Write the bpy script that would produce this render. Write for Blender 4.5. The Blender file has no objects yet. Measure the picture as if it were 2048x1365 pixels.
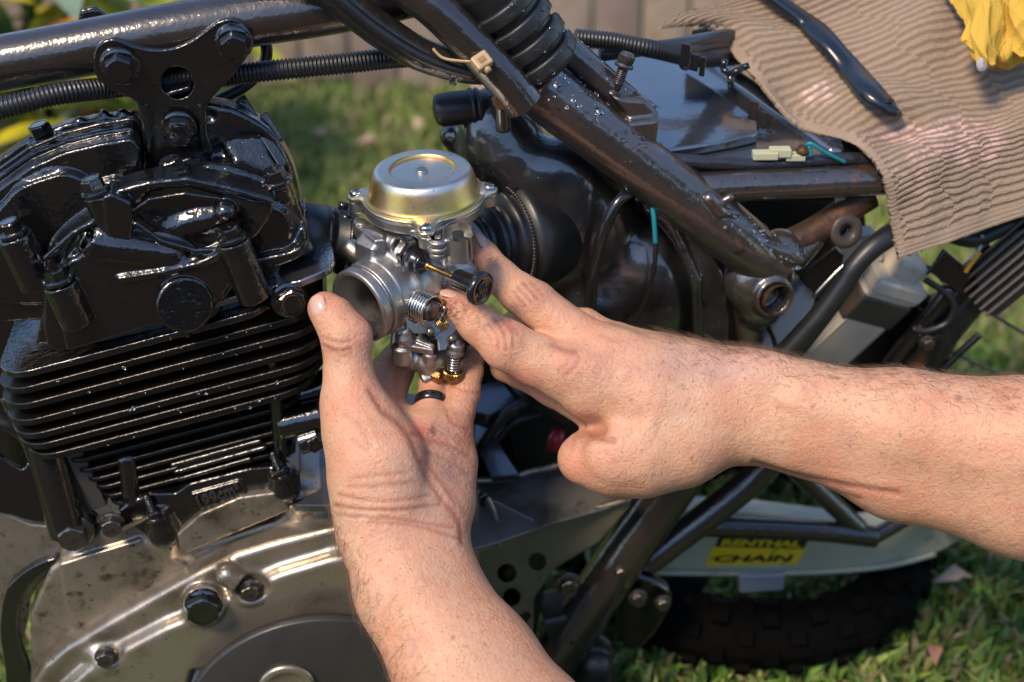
import bpy, math, random
import numpy as np
from mathutils import Vector, Matrix
random.seed(7); np.random.seed(7)
R = math.radians
SC = bpy.context.scene

# ------------------------------------------------------------------ camera, sky, sun, exposure
PITCH = R(30.0)
D0 = 0.85                       # metres from the camera to the plane of the carburettor
FPX = 50.0/36.0*2048.0
S = D0/FPX                      # metres per photo pixel on that plane
r_ = np.array((1.0, 0, 0)); u_ = np.array((0, math.sin(PITCH), math.cos(PITCH))); f_ = np.array((0, math.cos(PITCH), -math.sin(PITCH)))
CAM = np.array((0, 0, 0.78))
cd = bpy.data.cameras.new('camera'); cam = bpy.data.objects.new('camera', cd); SC.collection.objects.link(cam)
cam.location = CAM; cam.rotation_euler = (math.pi/2-PITCH, 0, 0)
cd.lens = 50; cd.sensor_width = 36; cd.clip_start = 0.05; cd.clip_end = 200
cd.dof.use_dof = True; cd.dof.focus_distance = 0.815; cd.dof.aperture_fstop = 5.0
SC.camera = cam
SUN_EL, SUN_AZ = R(50), R(-142)     # azimuth measured from +Y towards +X
w = bpy.data.worlds.new('World'); SC.world = w; w.use_nodes = True
nt = w.node_tree; bg = nt.nodes['Background']; sky = nt.nodes.new('ShaderNodeTexSky')
sky.sky_type = 'NISHITA'; sky.sun_disc = False; sky.sun_elevation = SUN_EL; sky.sun_rotation = SUN_AZ
sky.air_density = 1.0; sky.dust_density = 0.4; sky.ozone_density = 3.0
nt.links.new(sky.outputs[0], bg.inputs[0]); bg.inputs[1].default_value = 0.12
ld = bpy.data.lights.new('sun', 'SUN'); sun = bpy.data.objects.new('sun', ld); SC.collection.objects.link(sun)
ld.energy = 1.65; ld.angle = R(14); ld.color = (1.0, 0.79, 0.55)
sdir = Vector((math.cos(SUN_EL)*math.sin(SUN_AZ), math.cos(SUN_EL)*math.cos(SUN_AZ), math.sin(SUN_EL)))
sun.rotation_euler = sdir.to_track_quat('Z', 'Y').to_euler()
SC.view_settings.view_transform = 'Standard'; SC.view_settings.look = 'None'
SC.view_settings.exposure = 1.22; SC.view_settings.gamma = 1.0; SC.view_settings.use_curve_mapping = False
SC.render.engine = 'CYCLES'
SC.cycles.max_bounces = 6; SC.cycles.transmission_bounces = 4; SC.cycles.use_denoising = True
SC.cycles.sample_clamp_indirect = 6

# ------------------------------------------------------------------ coordinates
# U space: right, up, towards the viewer, in units of S metres, origin on the carburettor's plane. M() reads off a photo point at depth z.
def M(x, y, z=0.0):
    k = 1.0 - z/FPX
    return np.array(((x-1024.0)*k, -(y-682.5)*k, z), float)
def PX(p):
    p = np.asarray(p, float); k = 1.0 - p[..., 2]/FPX
    return 1024.0+p[..., 0]/k, 682.5-p[..., 1]/k
def W(p):
    p = np.asarray(p, float)
    return CAM + f_*D0 + S*(p[..., 0:1]*r_ + p[..., 1:2]*u_ - p[..., 2:3]*f_)
UW = np.array((r_, u_, -f_))     # rows: U axes in world
def U_of(wp):
    d = np.asarray(wp, float)-CAM-f_*D0
    return np.array((d@r_, d@u_, -d@f_))/S
def on_plane(x, y, o, n):
    """where the sight line through photo point (x,y) meets the plane through o with normal n (U space)"""
    eye = np.array((0, 0, FPX)); d = M(x, y, 0)-eye
    t = np.dot(o-eye, n)/np.dot(d, n)
    return eye+d*t
def nrm(v):
    v = np.asarray(v, float); return v/np.linalg.norm(v)
def frame(z, x=(1, 0, 0)):
    z = nrm(z); x = np.asarray(x, float); x = nrm(x-z*np.dot(x, z)); y = np.cross(z, x)
    return np.array((x, y, z))
EX = nrm((.955, .27, 0)); EZ = nrm((-.235, .83, .5)); EY = np.cross(EZ, EX)     # engine: rearwards, up the cylinder, away from the viewer
ENG = np.array((EX, EY, EZ))
CA = nrm((-.66, -.42, .62)); CU = nrm((-.03, .85, .53)); CB = nrm(np.cross(CA, CU))*-1
if CB[0] < 0: CB = -CB
UPW = np.array((0, math.cos(PITCH), math.sin(PITCH)))      # world up in U space
FWD = np.array((0, math.sin(PITCH), -math.cos(PITCH)))     # horizontal, away from the viewer

# ------------------------------------------------------------------ materials
MATS = {}
def mat(name, col=(.5, .5, .5), rough=.5, metal=0.0, coat=0.0, coat_rough=.05, cior=1.5, spec=.5, bump=None, mottle=None, rvar=None, sss=0, attr=None, trans=0, extra=None, aniso=0):
    if name in MATS: return MATS[name]
    m = bpy.data.materials.new(name); m.use_nodes = True; n = m.node_tree.nodes; l = m.node_tree.links
    b = n['Principled BSDF']
    b.inputs['Base Color'].default_value = (*col, 1); b.inputs['Roughness'].default_value = rough; b.inputs['Metallic'].default_value = metal
    b.inputs['Coat Weight'].default_value = coat; b.inputs['Coat IOR'].default_value = cior; b.inputs['Coat Roughness'].default_value = coat_rough
    b.inputs['Specular IOR Level'].default_value = spec
    if trans: b.inputs['Transmission Weight'].default_value = trans
    tc = n.new('ShaderNodeTexCoord')
    def noise(scale, detail=4, rough_=.55, dist=0):
        t = n.new('ShaderNodeTexNoise'); t.inputs['Scale'].default_value = scale; t.inputs['Detail'].default_value = detail
        t.inputs['Roughness'].default_value = rough_; t.inputs['Distortion'].default_value = dist
        l.new(tc.outputs['Object'], t.inputs['Vector']); return t.outputs['Fac']
    def ramp(src, a, b_, c0=0.0, c1=1.0):
        t = n.new('ShaderNodeMapRange'); t.inputs[1].default_value = a; t.inputs[2].default_value = b_
        t.inputs[3].default_value = c0; t.inputs[4].default_value = c1; l.new(src, t.inputs[0]); return t.outputs[0]
    def mix(fac, c0, c1, blend='MIX'):
        t = n.new('ShaderNodeMix'); t.data_type = 'RGBA'; t.blend_type = blend
        if isinstance(fac, (int, float)): t.inputs[0].default_value = fac
        else: l.new(fac, t.inputs[0])
        for i, c in ((6, c0), (7, c1)):
            if isinstance(c, tuple): t.inputs[i].default_value = (*c, 1) if len(c) == 3 else c
            else: l.new(c, t.inputs[i])
        return t.outputs[2]
    base = None
    if attr:
        a = n.new('ShaderNodeAttribute'); a.attribute_name = attr; base = a.outputs['Color']
    for (scale, lo, hi, c) in (mottle or []):
        f = ramp(noise(scale, 6, .6, .3), lo, hi); base = mix(f, base if base is not None else col, c)
    if base is not None: l.new(base, b.inputs['Base Color'])
    if rvar:
        l.new(ramp(noise(rvar[0], 5), .3, .7, rvar[1], rvar[2]), b.inputs['Roughness'])
    prev = None
    for (scale, dist) in (bump or []):
        bn = n.new('ShaderNodeBump'); bn.inputs['Strength'].default_value = 1.0; bn.inputs['Distance'].default_value = dist
        l.new(noise(scale, 3), bn.inputs['Height'])
        if prev is not None: l.new(prev, bn.inputs['Normal'])
        prev = bn.outputs[0]
    if prev is not None:
        l.new(prev, b.inputs['Normal']); 
        if coat: l.new(prev, b.inputs['Coat Normal'])
    if sss:
        b.inputs['Subsurface Weight'].default_value = sss; b.inputs['Subsurface Radius'].default_value = (1, .35, .2)
        b.inputs['Subsurface Scale'].default_value = .0035
    if extra: extra(m, n, l, b, noise, ramp, mix)
    MATS[name] = m; return m

BLK = mat('oily_black_paint', (.0045, .004, .0038), .4, spec=.1, coat=1, coat_rough=.05, cior=1.78, bump=[(650, .00014), (180, .0006), (50, .0008)], rvar=(60, .3, .5), mottle=[(90, .6, .85, (.016, .012, .010))])
BLK2 = mat('oily_black_paint_smooth', (.005, .0045, .0045), .3, spec=.1, coat=1, coat_rough=.04, cior=1.85, bump=[(500, .00014), (90, .0003)], rvar=(80, .12, .35), mottle=[(120, .62, .8, (.016, .011, .008))])
FRM = mat('dark_brown_frame_paint', (.022, .016, .013), .3, spec=.4, coat=.9, coat_rough=.1, cior=1.7, bump=[(380, .0002), (90, .0003)], rvar=(50, .22, .5),
          mottle=[(35, .52, .8, (.035, .024, .018)), (55, .66, .76, (.11, .045, .018))])
FRM2 = mat('wet_dark_steel_paint', (.075, .062, .056), .3, metal=.65, coat=.8, coat_rough=.08, cior=1.9, bump=[(260, .0002), (60, .0006)], rvar=(60, .2, .5), mottle=[(22, .42, .7, (.11, .085, .07)), (60, .6, .7, (.15, .065, .03)), (130, .62, .72, (.02, .016, .014))])
RUST = mat('rusty_weld', (.06, .035, .022), .55, metal=.4, bump=[(300, .0004), (90, .0006)], mottle=[(80, .45, .65, (.16, .06, .022)), (160, .55, .7, (.02, .014, .012))])
FINM = mat('oily_black_fin', (.005, .0042, .004), .45, spec=.15, coat=.7, coat_rough=.2, cior=1.5, bump=[(500, .0002), (120, .0005)], mottle=[(140, .6, .75, (.022, .016, .012))])
TYR = mat('dull_black_tyre', (.0035, .0033, .003), .85, spec=.05, bump=[(120, .0006)])  # darker than the other rubber, shade under the bike put into the colour
RUB = mat('black_rubber', (.012, .012, .013), .42, coat=.3, coat_rough=.3, bump=[(500, .00008)], rvar=(40, .3, .55), mottle=[(50, .55, .8, (.035, .03, .028))])
PLA = mat('wet_black_plastic', (.006, .006, .0065), .2, coat=1, coat_rough=.09, cior=1.75, bump=[(34, .0009), (400, .0001)], rvar=(30, .2, .5), mottle=[(28, .5, .75, (.025, .024, .025)), (55, .62, .72, (.05, .045, .042))])
ALU = mat('cast_aluminium', (.43, .42, .40), .42, metal=1.0, bump=[(900, .00014), (160, .0002)], rvar=(90, .34, .52), mottle=[(60, .55, .8, (.38, .36, .33)), (200, .7, .8, (.12, .1, .08))])
ALU2 = mat('machined_aluminium', (.5, .49, .48), .3, metal=1.0, bump=[(400, .00003)], rvar=(120, .16, .32), mottle=[(90, .62, .8, (.4, .37, .33))])
STL = mat('dark_oily_steel', (.16, .145, .13), .3, metal=.9, bump=[(500, .0001)], rvar=(90, .2, .45), mottle=[(110, .5, .7, (.06, .045, .035))])
SPR = mat('bright_spring_steel', (.6, .59, .55), .2, metal=1.0)
BRS = mat('brass', (.42, .28, .1), .3, metal=1.0, bump=[(600, .00005)], mottle=[(150, .5, .8, (.18, .1, .04))])
PBK = mat('glossy_black_knob', (.01, .01, .011), .22, coat=.4, bump=[(500, .00004)])
# ------------------------------------------------------------------ mesh helpers (all vertices in U space until link())
COL = SC.collection
def link(name, V, F, m, parent=None, smooth=True, kind=None, label=None, cat=None, group=None, bevel=0, flat_angle=None, colors=None):
    me = bpy.data.meshes.new(name)
    V = np.asarray(V, np.float32).reshape(-1, 3)
    VW = W(V)
    org = VW.mean(0) if len(VW) else np.zeros(3)
    po = np.array(parent.get('_org', (0, 0, 0))) if parent is not None else np.zeros(3)
    VW = VW-org
    if isinstance(F, np.ndarray):
        k = F.shape[1]; n = len(F)
        me.vertices.add(len(VW)); me.vertices.foreach_set('co', VW.astype(np.float32).ravel())
        me.loops.add(n*k); me.loops.foreach_set('vertex_index', F.astype(np.int32).ravel())
        me.polygons.add(n); me.polygons.foreach_set('loop_start', np.arange(0, n*k, k, dtype=np.int32))
        me.polygons.foreach_set('loop_total', np.full(n, k, np.int32)); me.update(calc_edges=True)
    else:
        me.from_pydata([tuple(v) for v in VW], [], F); me.update()
    me.validate()
    if colors is not None:
        a = me.color_attributes.new('tint', 'FLOAT_COLOR', 'POINT')
        c = np.ones((len(VW), 4), np.float32); c[:, :3] = colors; a.data.foreach_set('color', c.ravel())
    me.materials.append(m)
    if smooth:
        me.polygons.foreach_set('use_smooth', np.ones(len(me.polygons), bool))
        if flat_angle: me.set_sharp_from_angle(angle=R(flat_angle))
    o = bpy.data.objects.new(name, me); COL.objects.link(o)
    o.location = org-po; o['_org'] = tuple(float(t) for t in org)
    if parent is not None: o.parent = parent
    if bevel:
        b = o.modifiers.new('bevel', 'BEVEL'); b.width = bevel*S; b.segments = 2; b.limit_method = 'ANGLE'; b.angle_limit = R(35); b.harden_normals = False
    tag(o, label, cat, group, kind)
    return o
def tag(o, label=None, cat=None, group=None, kind=None):
    if label: o['label'] = label
    if cat: o['category'] = cat
    if group: o['group'] = group
    if kind: o['kind'] = kind
    return o
def thing(name, base, label, cat, group=None, parent=None):
    o = bpy.data.objects.new(name, None); COL.objects.link(o); o.empty_display_size = .05
    p = W(np.asarray(base, float).reshape(1, 3))[0]
    po = np.array(parent.get('_org', (0, 0, 0))) if parent is not None else np.zeros(3)
    o.location = p-po; o['_org'] = tuple(float(t) for t in p)
    if parent is not None: o.parent = parent
    return tag(o, label, cat, group)
def spline(P, n=8, closed=False):
    """Catmull-Rom through rows of P (any width)"""
    P = np.asarray(P, float); k = len(P); out = []
    rng = range(k if closed else k-1)
    for i in rng:
        if closed: p0, p1, p2, p3 = P[(i-1) % k], P[i], P[(i+1) % k], P[(i+2) % k]
        else: p0, p1, p2, p3 = P[max(i-1, 0)], P[i], P[i+1], P[min(i+2, k-1)]
        for j in range(n):
            t = j/n
            out.append(.5*((2*p1)+(-p0+p2)*t+(2*p0-5*p1+4*p2-p3)*t*t+(-p0+3*p1-3*p2+p3)*t**3))
    if not closed: out.append(P[-1])
    return np.array(out)
def sweep(P, rad, seg=20, caps=True, flat=1.0):
    """tube through points P; rad scalar or array"""
    P = np.asarray(P, float); n = len(P); rad = np.broadcast_to(np.asarray(rad, float), (n,))
    T = np.gradient(P, axis=0); T /= np.linalg.norm(T, axis=1)[:, None]+1e-9
    a = np.array((0, 0, 1.0)) if abs(T[0][2]) < .9 else np.array((0, 1.0, 0))
    N = nrm(a-T[0]*np.dot(a, T[0])); V = []; ang = np.linspace(0, 2*np.pi, seg, endpoint=False)
    for i in range(n):
        N = nrm(N-T[i]*np.dot(N, T[i])); B = np.cross(T[i], N)
        V.append(P[i]+rad[i]*(np.cos(ang)[:, None]*N+np.sin(ang)[:, None]*B*flat))
    V = np.concatenate(V); i = np.arange(n-1)[:, None]*seg; j = np.arange(seg)[None]; j2 = (j+1) % seg
    F = np.stack([i+j, i+j2, i+seg+j2, i+seg+j], -1).reshape(-1, 4)
    F = [tuple(f) for f in F]
    if caps: F.append(tuple(range(seg))[::-1]); F.append(tuple(range((n-1)*seg, n*seg)))
    return V, F
def tube(name, pts, rad, m, parent=None, n=8, seg=20, **kw):
    """pts: photo (x,y,z[,r]) rows"""
    pts = np.array(pts, float)
    if pts.shape[1] == 4:
        Q = np.array([list(M(*p[:3]))+[p[3]*(1-p[2]/FPX)] for p in pts]); Q = spline(Q, n); P, rad = Q[:, :3], Q[:, 3]
    else:
        P = spline(np.array([M(*p) for p in pts]), n)
    V, F = sweep(P, rad, seg)
    return link(name, V, F, m, parent, **kw)
def lathe(prof, o, fr, seg=40, caps=True):
    """prof rows (r,h) turned about fr[2] through o; returns V,F (open)"""
    prof = np.asarray(prof, float); ang = np.linspace(0, 2*np.pi, seg, endpoint=False)
    V = (o+prof[:, None, 0:1]*(np.cos(ang)[None, :, None]*fr[0]+np.sin(ang)[None, :, None]*fr[1])+prof[:, None, 1:2]*fr[2]).reshape(-1, 3)
    k = len(prof); i = np.arange(k-1)[:, None]*seg; j = np.arange(seg)[None]; j2 = (j+1) % seg
    F = np.stack([i+j, i+j2, i+seg+j2, i+seg+j], -1).reshape(-1, 4); F = [tuple(f) for f in F]
    if caps and prof[0][0] > 0: F.append(tuple(range(seg))[::-1])
    if caps and prof[-1][0] > 0: F.append(tuple(range((k-1)*seg, k*seg)))
    return V, F
def join(*vf):
    V = []; F = []; o = 0
    for v, f in vf:
        V.append(np.asarray(v)); F += [tuple(int(i)+o for i in q) for q in f]; o += len(v)
    return np.concatenate(V), F
def prism(poly, nrmv, depth, back=0):
    """poly: U points (coplanar), extruded from +back to -depth along nrmv"""
    P = np.asarray(poly, float); n = len(P); nv = nrm(nrmv)
    a = np.zeros(3)
    for i in range(n): a += np.cross(P[i]-P[0], P[(i+1) % n]-P[0])
    if np.dot(a, nv) < 0: P = P[::-1]
    V = np.concatenate([P+nv*back, P-nv*depth]); F = [tuple(range(n)), tuple(range(2*n-1, n-1, -1))]
    F += [(i, i+n, (i+1) % n+n, (i+1) % n) for i in range(n)]
    return V, F
def traced(pts, o, n_, smooth=0, closed=True):
    P = np.asarray(pts, float)
    if smooth: P = spline(P, smooth, closed)
    return np.array([on_plane(x, y, o, n_) for x, y in P])
def box(c, fr, h):
    c = np.asarray(c, float); V = []
    for sx in (-1, 1):
        for sy in (-1, 1):
            for sz in (-1, 1): V.append(c+sx*h[0]*fr[0]+sy*h[1]*fr[1]+sz*h[2]*fr[2])
    return np.array(V), [(0, 1, 3, 2), (4, 6, 7, 5), (0, 4, 5, 1), (2, 3, 7, 6), (0, 2, 6, 4), (1, 5, 7, 3)]
def hexbolt(o, ax, r, h, flange=1.3, fh=.28, dome=.12, spin=0.3, seg=6, shaft=0, mark=True):
    """hexagonal head with flange washer; o is the seat, ax the outward axis"""
    fr = frame(ax, (1, .1, .05)); out = []
    if flange:
        out.append(lathe([(r*flange, -2), (r*flange, r*fh*.7), (r*(flange-.12), r*fh), (r*.85, r*fh*1.25)], o, fr, 28))
    a = spin+np.arange(seg)*2*np.pi/seg
    ring = lambda rr, z: o+rr*(np.cos(a)[:, None]*fr[0]+np.sin(a)[:, None]*fr[1])+z*fr[2]
    z0 = r*fh
    V = np.concatenate([ring(r, z0-2), ring(r, z0+h*.86), ring(r*.88, z0+h)]); F = []
    for k in range(2):
        F += [(k*6+i, k*6+(i+1) % 6, k*6+6+(i+1) % 6, k*6+6+i) for i in range(6)]
    # round chamfered top with a shallow dish
    F.append(tuple(range(12, 18))); out.append((V, F))
    out.append(lathe([(r*.84, z0+h-1), (r*.82, z0+h+r*.05), (r*.72, z0+h+r*.05), (r*.62, z0+h-r*.0), (0.001, z0+h-r*.02)], o, fr, 24))
    if shaft: out.append(lathe([(shaft, -60), (shaft, 0)], o, fr, 14))
    return join(*out)
def bolt(parent, x, y, z, ax, r, h, m=None, name='bolt', spin=None, **kw):
    V, F = hexbolt(M(x, y, z), np.asarray(ax, float), r, h, spin=random.random() if spin is None else spin, **kw)
    return link(name, V, F, m or BLK2, parent, flat_angle=35)
def helix(o, ax, rad, wire, pitch, turns, n=14, seg=7, r2=None):
    fr = frame(ax); t = np.linspace(0, turns*2*np.pi, int(turns*n)); rr = rad if r2 is None else np.linspace(rad, r2, len(t))
    P = o+(rr*np.cos(t))[:, None]*fr[0]+(rr*np.sin(t))[:, None]*fr[1]+(pitch*t/(2*np.pi))[:, None]*fr[2]
    return sweep(P, wire, seg)
def corrugated(name, pts, rad, m, parent, pitch=8.5, amp=.11, seg=18):
    P = spline(np.array([M(*p) for p in pts]), 40); d = np.r_[0, np.cumsum(np.linalg.norm(np.diff(P, axis=0), axis=1))]
    step = pitch/6; s = np.arange(0, d[-1], step); Q = np.stack([np.interp(s, d, P[:, k]) for k in range(3)], 1)
    ph = (s/pitch) % 1; prof = np.where((ph > .2) & (ph < .8), 1.0, 1-amp)
    V, F = sweep(Q, rad*prof, seg); return link(name, V, F, m, parent)
def drops(parent, P, N, rmin, rmax, seed=0, name='water_drop'):
    """small domed beads of water sitting on a surface: joined, uncountable"""
    rs = np.random.RandomState(seed); out = []
    V0 = []; F0 = []
    rings = [(1.0, -.05), (.97, .25), (.75, .55), (.4, .72), (0.001, .78)]; sg = 8
    k = len(rings)
    for p, n in zip(P, N):
        r = rmin+(rmax-rmin)*rs.rand()**2.5; fr = frame(n, rs.randn(3)); st = 1+.5*rs.rand()
        out.append(lathe([(a*r, b*r*.8) for a, b in rings], p, np.array((fr[0]*st, fr[1], fr[2])), sg))
    V, F = join(*out)
    return link(name, V, F, MATS['water'], parent, kind='stuff')
mat('water', (1, 1, 1), .02, trans=1.0, spec=.5)
def tube_drops(parent, pts, rad, n, rmin, rmax, seed=0, ang=(-70, 70), mid=None):
    """beads on the upper and front sides of a tube through photo points"""
    rs = np.random.RandomState(seed); P = spline(np.array([M(*p) for p in pts]), 20); T = np.gradient(P, axis=0)
    PP = []; NN = []
    base = mid if mid is not None else np.array((0, .6, .8))
    for _ in range(n):
        i = rs.randint(len(P)); t = nrm(T[i]); b = nrm(base-t*np.dot(base, t)); c = np.cross(t, b)
        a = R(rs.uniform(*ang)); nn = b*math.cos(a)+c*math.sin(a); PP.append(P[i]+t*rs.uniform(-8, 8)+nn*(rad-.3)); NN.append(nn)
    return drops(parent, PP, NN, rmin, rmax, seed)

# ------------------------------------------------------------------ implicit surfaces for castings, flesh and welds
class Vol:
    def __init__(s, lo, hi, h, fr=None, o=None):
        s.fr = np.eye(3) if fr is None else fr; s.o = np.zeros(3) if o is None else np.asarray(o, float)
        s.lo = np.asarray(lo, float); s.h = h; s.n = tuple(int(math.ceil((b-a)/h))+1 for a, b in zip(lo, hi))
        s.d = np.full(s.n, 1e3, np.float32)
        s.ax = [np.arange(s.n[i], dtype=np.float32)*h+s.lo[i] for i in range(3)]
    def loc(s, p): return s.fr@(np.asarray(p, float)-s.o)
    def sub(s, lo, hi):
        i0 = [max(0, int((lo[i]-s.lo[i])/s.h)) for i in range(3)]; i1 = [min(s.n[i], int((hi[i]-s.lo[i])/s.h)+2) for i in range(3)]
        if any(b <= a for a, b in zip(i0, i1)): return None, None
        sl = tuple(slice(a, b) for a, b in zip(i0, i1))
        x, y, z = s.ax[0][sl[0]][:, None, None], s.ax[1][sl[1]][None, :, None], s.ax[2][sl[2]][None, None, :]
        return sl, (x, y, z)
    def put(s, sl, dd, k, op='u'):
        a = s.d[sl]
        if op == 'u':
            if k > 0:
                hh = np.clip(.5+.5*(a-dd)/k, 0, 1); s.d[sl] = a*(1-hh)+dd*hh-k*hh*(1-hh)
            else: s.d[sl] = np.minimum(a, dd)
        else:   # subtract
            b = -dd
            if k > 0:
                hh = np.clip(.5-.5*(a-b)/k, 0, 1); s.d[sl] = a*(1-hh)+b*hh+k*hh*(1-hh)
            else: s.d[sl] = np.maximum(a, b)
    def cone(s, a, b, ra, rb=None, k=0, op='u'):
        """capsule with two end radii"""
        rb = ra if rb is None else rb; a = s.loc(a); b = s.loc(b); mrg = k*1.2+3*s.h
        sl, g = s.sub(np.minimum(a-ra, b-rb)-mrg, np.maximum(a+ra, b+rb)+mrg)
        if sl is None: return
        x, y, z = [g[i]-np.float32(a[i]) for i in range(3)]; ba = (b-a).astype(np.float32); L = float(ba@ba)+1e-6
        t = np.clip((x*ba[0]+y*ba[1]+z*ba[2])/L, 0, 1)
        dd = np.sqrt((x-t*ba[0])**2+(y-t*ba[1])**2+(z-t*ba[2])**2)-(ra+(rb-ra)*t)
        s.put(sl, dd.astype(np.float32), k, op)
    def ell(s, c, rad, k=0, op='u', fr=None):
        c = s.loc(c); A = (np.eye(3) if fr is None else np.asarray(fr))@s.fr.T if fr is not None else np.eye(3)
        m = max(rad)+k*1.2+3*s.h; sl, g = s.sub(c-m, c+m)
        if sl is None: return
        x, y, z = [g[i]-np.float32(c[i]) for i in range(3)]
        q = [(A[i][0]*x+A[i][1]*y+A[i][2]*z)/rad[i] for i in range(3)]
        l1 = np.sqrt(q[0]**2+q[1]**2+q[2]**2); g2 = np.sqrt((q[0]/rad[0])**2+(q[1]/rad[1])**2+(q[2]/rad[2])**2)+1e-6
        s.put(sl, (l1*(l1-1)/g2).astype(np.float32), k, op)
    def cyl(s, a, b, r, k=0, op='u', rnd=2.0):
        a = s.loc(a); b = s.loc(b); mrg = k*1.2+3*s.h; R0 = r+mrg
        sl, g = s.sub(np.minimum(a, b)-R0, np.maximum(a, b)+R0)
        if sl is None: return
        x, y, z = [g[i]-np.float32(a[i]) for i in range(3)]; ba = b-a; L = np.linalg.norm(ba); e = ba/L
        t = x*e[0]+y*e[1]+z*e[2]; rad = np.sqrt(np.maximum((x-t*e[0])**2+(y-t*e[1])**2+(z-t*e[2])**2, 0))
        q0 = rad-(r-rnd); q1 = np.abs(t-L/2)-(L/2-rnd)
        dd = np.minimum(np.maximum(q0, q1), 0)+np.sqrt(np.maximum(q0, 0)**2+np.maximum(q1, 0)**2)-rnd
        s.put(sl, dd.astype(np.float32), k, op)
    def box(s, c, hf, fr=None, k=0, op='u', rnd=3.0):
        c = s.loc(c); A = np.eye(3) if fr is None else np.asarray(fr)@s.fr.T
        m = float(np.linalg.norm(hf))+k*1.2+3*s.h
        ext = np.abs(A.T)@np.asarray(hf, float)+k*1.2+3*s.h
        sl, g = s.sub(c-ext, c+ext)
        if sl is None: return
        x, y, z = [g[i]-np.float32(c[i]) for i in range(3)]
        q = [np.abs(A[i][0]*x+A[i][1]*y+A[i][2]*z)-(hf[i]-rnd) for i in range(3)]
        dd = np.minimum(np.maximum(np.maximum(q[0], q[1]), q[2]), 0)+np.sqrt(sum(np.maximum(t, 0)**2 for t in q))-rnd
        s.put(sl, dd.astype(np.float32), k, op)
    def poly(s, pts, n_, front, back, k=0, op='u', rnd=3.0, taper=0):
        """prism: pts in U space on a plane, from +front to -back along n_"""
        P = np.array([s.loc(p) for p in pts]); nv = nrm(s.fr@np.asarray(n_, float)); c = P.mean(0)
        e0 = nrm(P[1]-P[0]-nv*np.dot(P[1]-P[0], nv)); e1 = np.cross(nv, e0)
        A = np.concatenate([P+nv*front, P-nv*back]); mrg = k*1.2+3*s.h
        sl, g = s.sub(A.min(0)-mrg, A.max(0)+mrg)
        if sl is None: return
        x, y, z = [g[i]-np.float32(c[i]) for i in range(3)]
        pu = x*e0[0]+y*e0[1]+z*e0[2]; pv = x*e1[0]+y*e1[1]+z*e1[2]; pw = x*nv[0]+y*nv[1]+z*nv[2]
        Q = np.stack([(P-c)@e0, (P-c)@e1], 1).astype(np.float32); d2 = None; inside = None
        for i in range(len(Q)):
            vi, vj = Q[i], Q[i-1]; ex, ey = vj-vi; wx, wy = pu-vi[0], pv-vi[1]
            t = np.clip((wx*ex+wy*ey)/(ex*ex+ey*ey+1e-9), 0, 1); bb = (wx-ex*t)**2+(wy-ey*t)**2
            d2 = bb if d2 is None else np.minimum(d2, bb)
            c1 = pv >= vi[1]; c2 = pv < vj[1]; c3 = ex*wy > ey*wx
            fl = (c1 & c2 & c3) | (~c1 & ~c2 & ~c3)
            inside = fl if inside is None else inside ^ fl
        q0 = np.sqrt(d2)*np.where(inside, -1, 1)+rnd
        if taper: q0 = q0+taper*pw
        q1 = np.abs(pw-(front-back)/2)-((front+back)/2-rnd)
        dd = np.minimum(np.maximum(q0, q1), 0)+np.sqrt(np.maximum(q0, 0)**2+np.maximum(q1, 0)**2)-rnd
        s.put(sl, dd.astype(np.float32), k, op)
    def mesh(s):
        d = s.d; n = d.shape; ins = d < 0
        cnt = np.zeros(tuple(k-1 for k in n), np.int8)
        cor = [(i, j, k) for i in (0, 1) for j in (0, 1) for k in (0, 1)]
        vw = lambda A, c: A[c[0]:n[0]-1+c[0], c[1]:n[1]-1+c[1], c[2]:n[2]-1+c[2]]
        for c in cor: cnt += vw(ins, c)
        act = np.argwhere((cnt > 0) & (cnt < 8)); idx = np.full(cnt.shape, -1, np.int32); idx[tuple(act.T)] = np.arange(len(act))
        acc = np.zeros((len(act), 3)); num = np.zeros(len(act))
        for a in range(3):
            for c in cor:
                if c[a]: continue
                c2 = list(c); c2[a] = 1
                p0 = act+np.array(c); p1 = act+np.array(c2)
                d0 = d[tuple(p0.T)]; d1 = d[tuple(p1.T)]; mk = (d0 < 0) != (d1 < 0)
                t = np.where(mk, d0/np.where(d0 == d1, 1, d0-d1), 0)
                pos = np.tile(np.array(c, float), (len(act), 1)); pos[:, a] = t
                acc[mk] += pos[mk]; num[mk] += 1
        V = (act+acc/num[:, None])*s.h+s.lo; Fs = []
        for a in range(3):
            b, c = (a+1) % 3, (a+2) % 3
            sl0 = [slice(None)]*3; sl1 = [slice(None)]*3; sl0[a] = slice(0, n[a]-1); sl1[a] = slice(1, n[a])
            for q in (b, c):
                sl0[q] = slice(1, n[q]-1); sl1[q] = slice(1, n[q]-1)
            A, B = ins[tuple(sl0)], ins[tuple(sl1)]
            for flip, mk in ((False, A & ~B), (True, ~A & B)):
                e = np.argwhere(mk)
                if not len(e): continue
                e[:, b] += 1; e[:, c] += 1
                def g(db, dc):
                    q = e.copy(); q[:, b] += db; q[:, c] += dc; return idx[tuple(q.T)]
                f = np.stack([g(-1, -1), g(0, -1), g(0, 0), g(-1, 0)], 1)
                Fs.append(f[:, ::-1] if flip else f)
        F = np.concatenate(Fs); F = F[(F >= 0).all(1)]
        return V@s.fr+s.o, F
def normals(V, F):
    N = np.zeros_like(V); fn = np.cross(V[F[:, 2]]-V[F[:, 0]], V[F[:, 3]]-V[F[:, 1]])
    for k in range(4): np.add.at(N, F[:, k], fn)
    return N/(np.linalg.norm(N, axis=1)[:, None]+1e-9)
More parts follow.
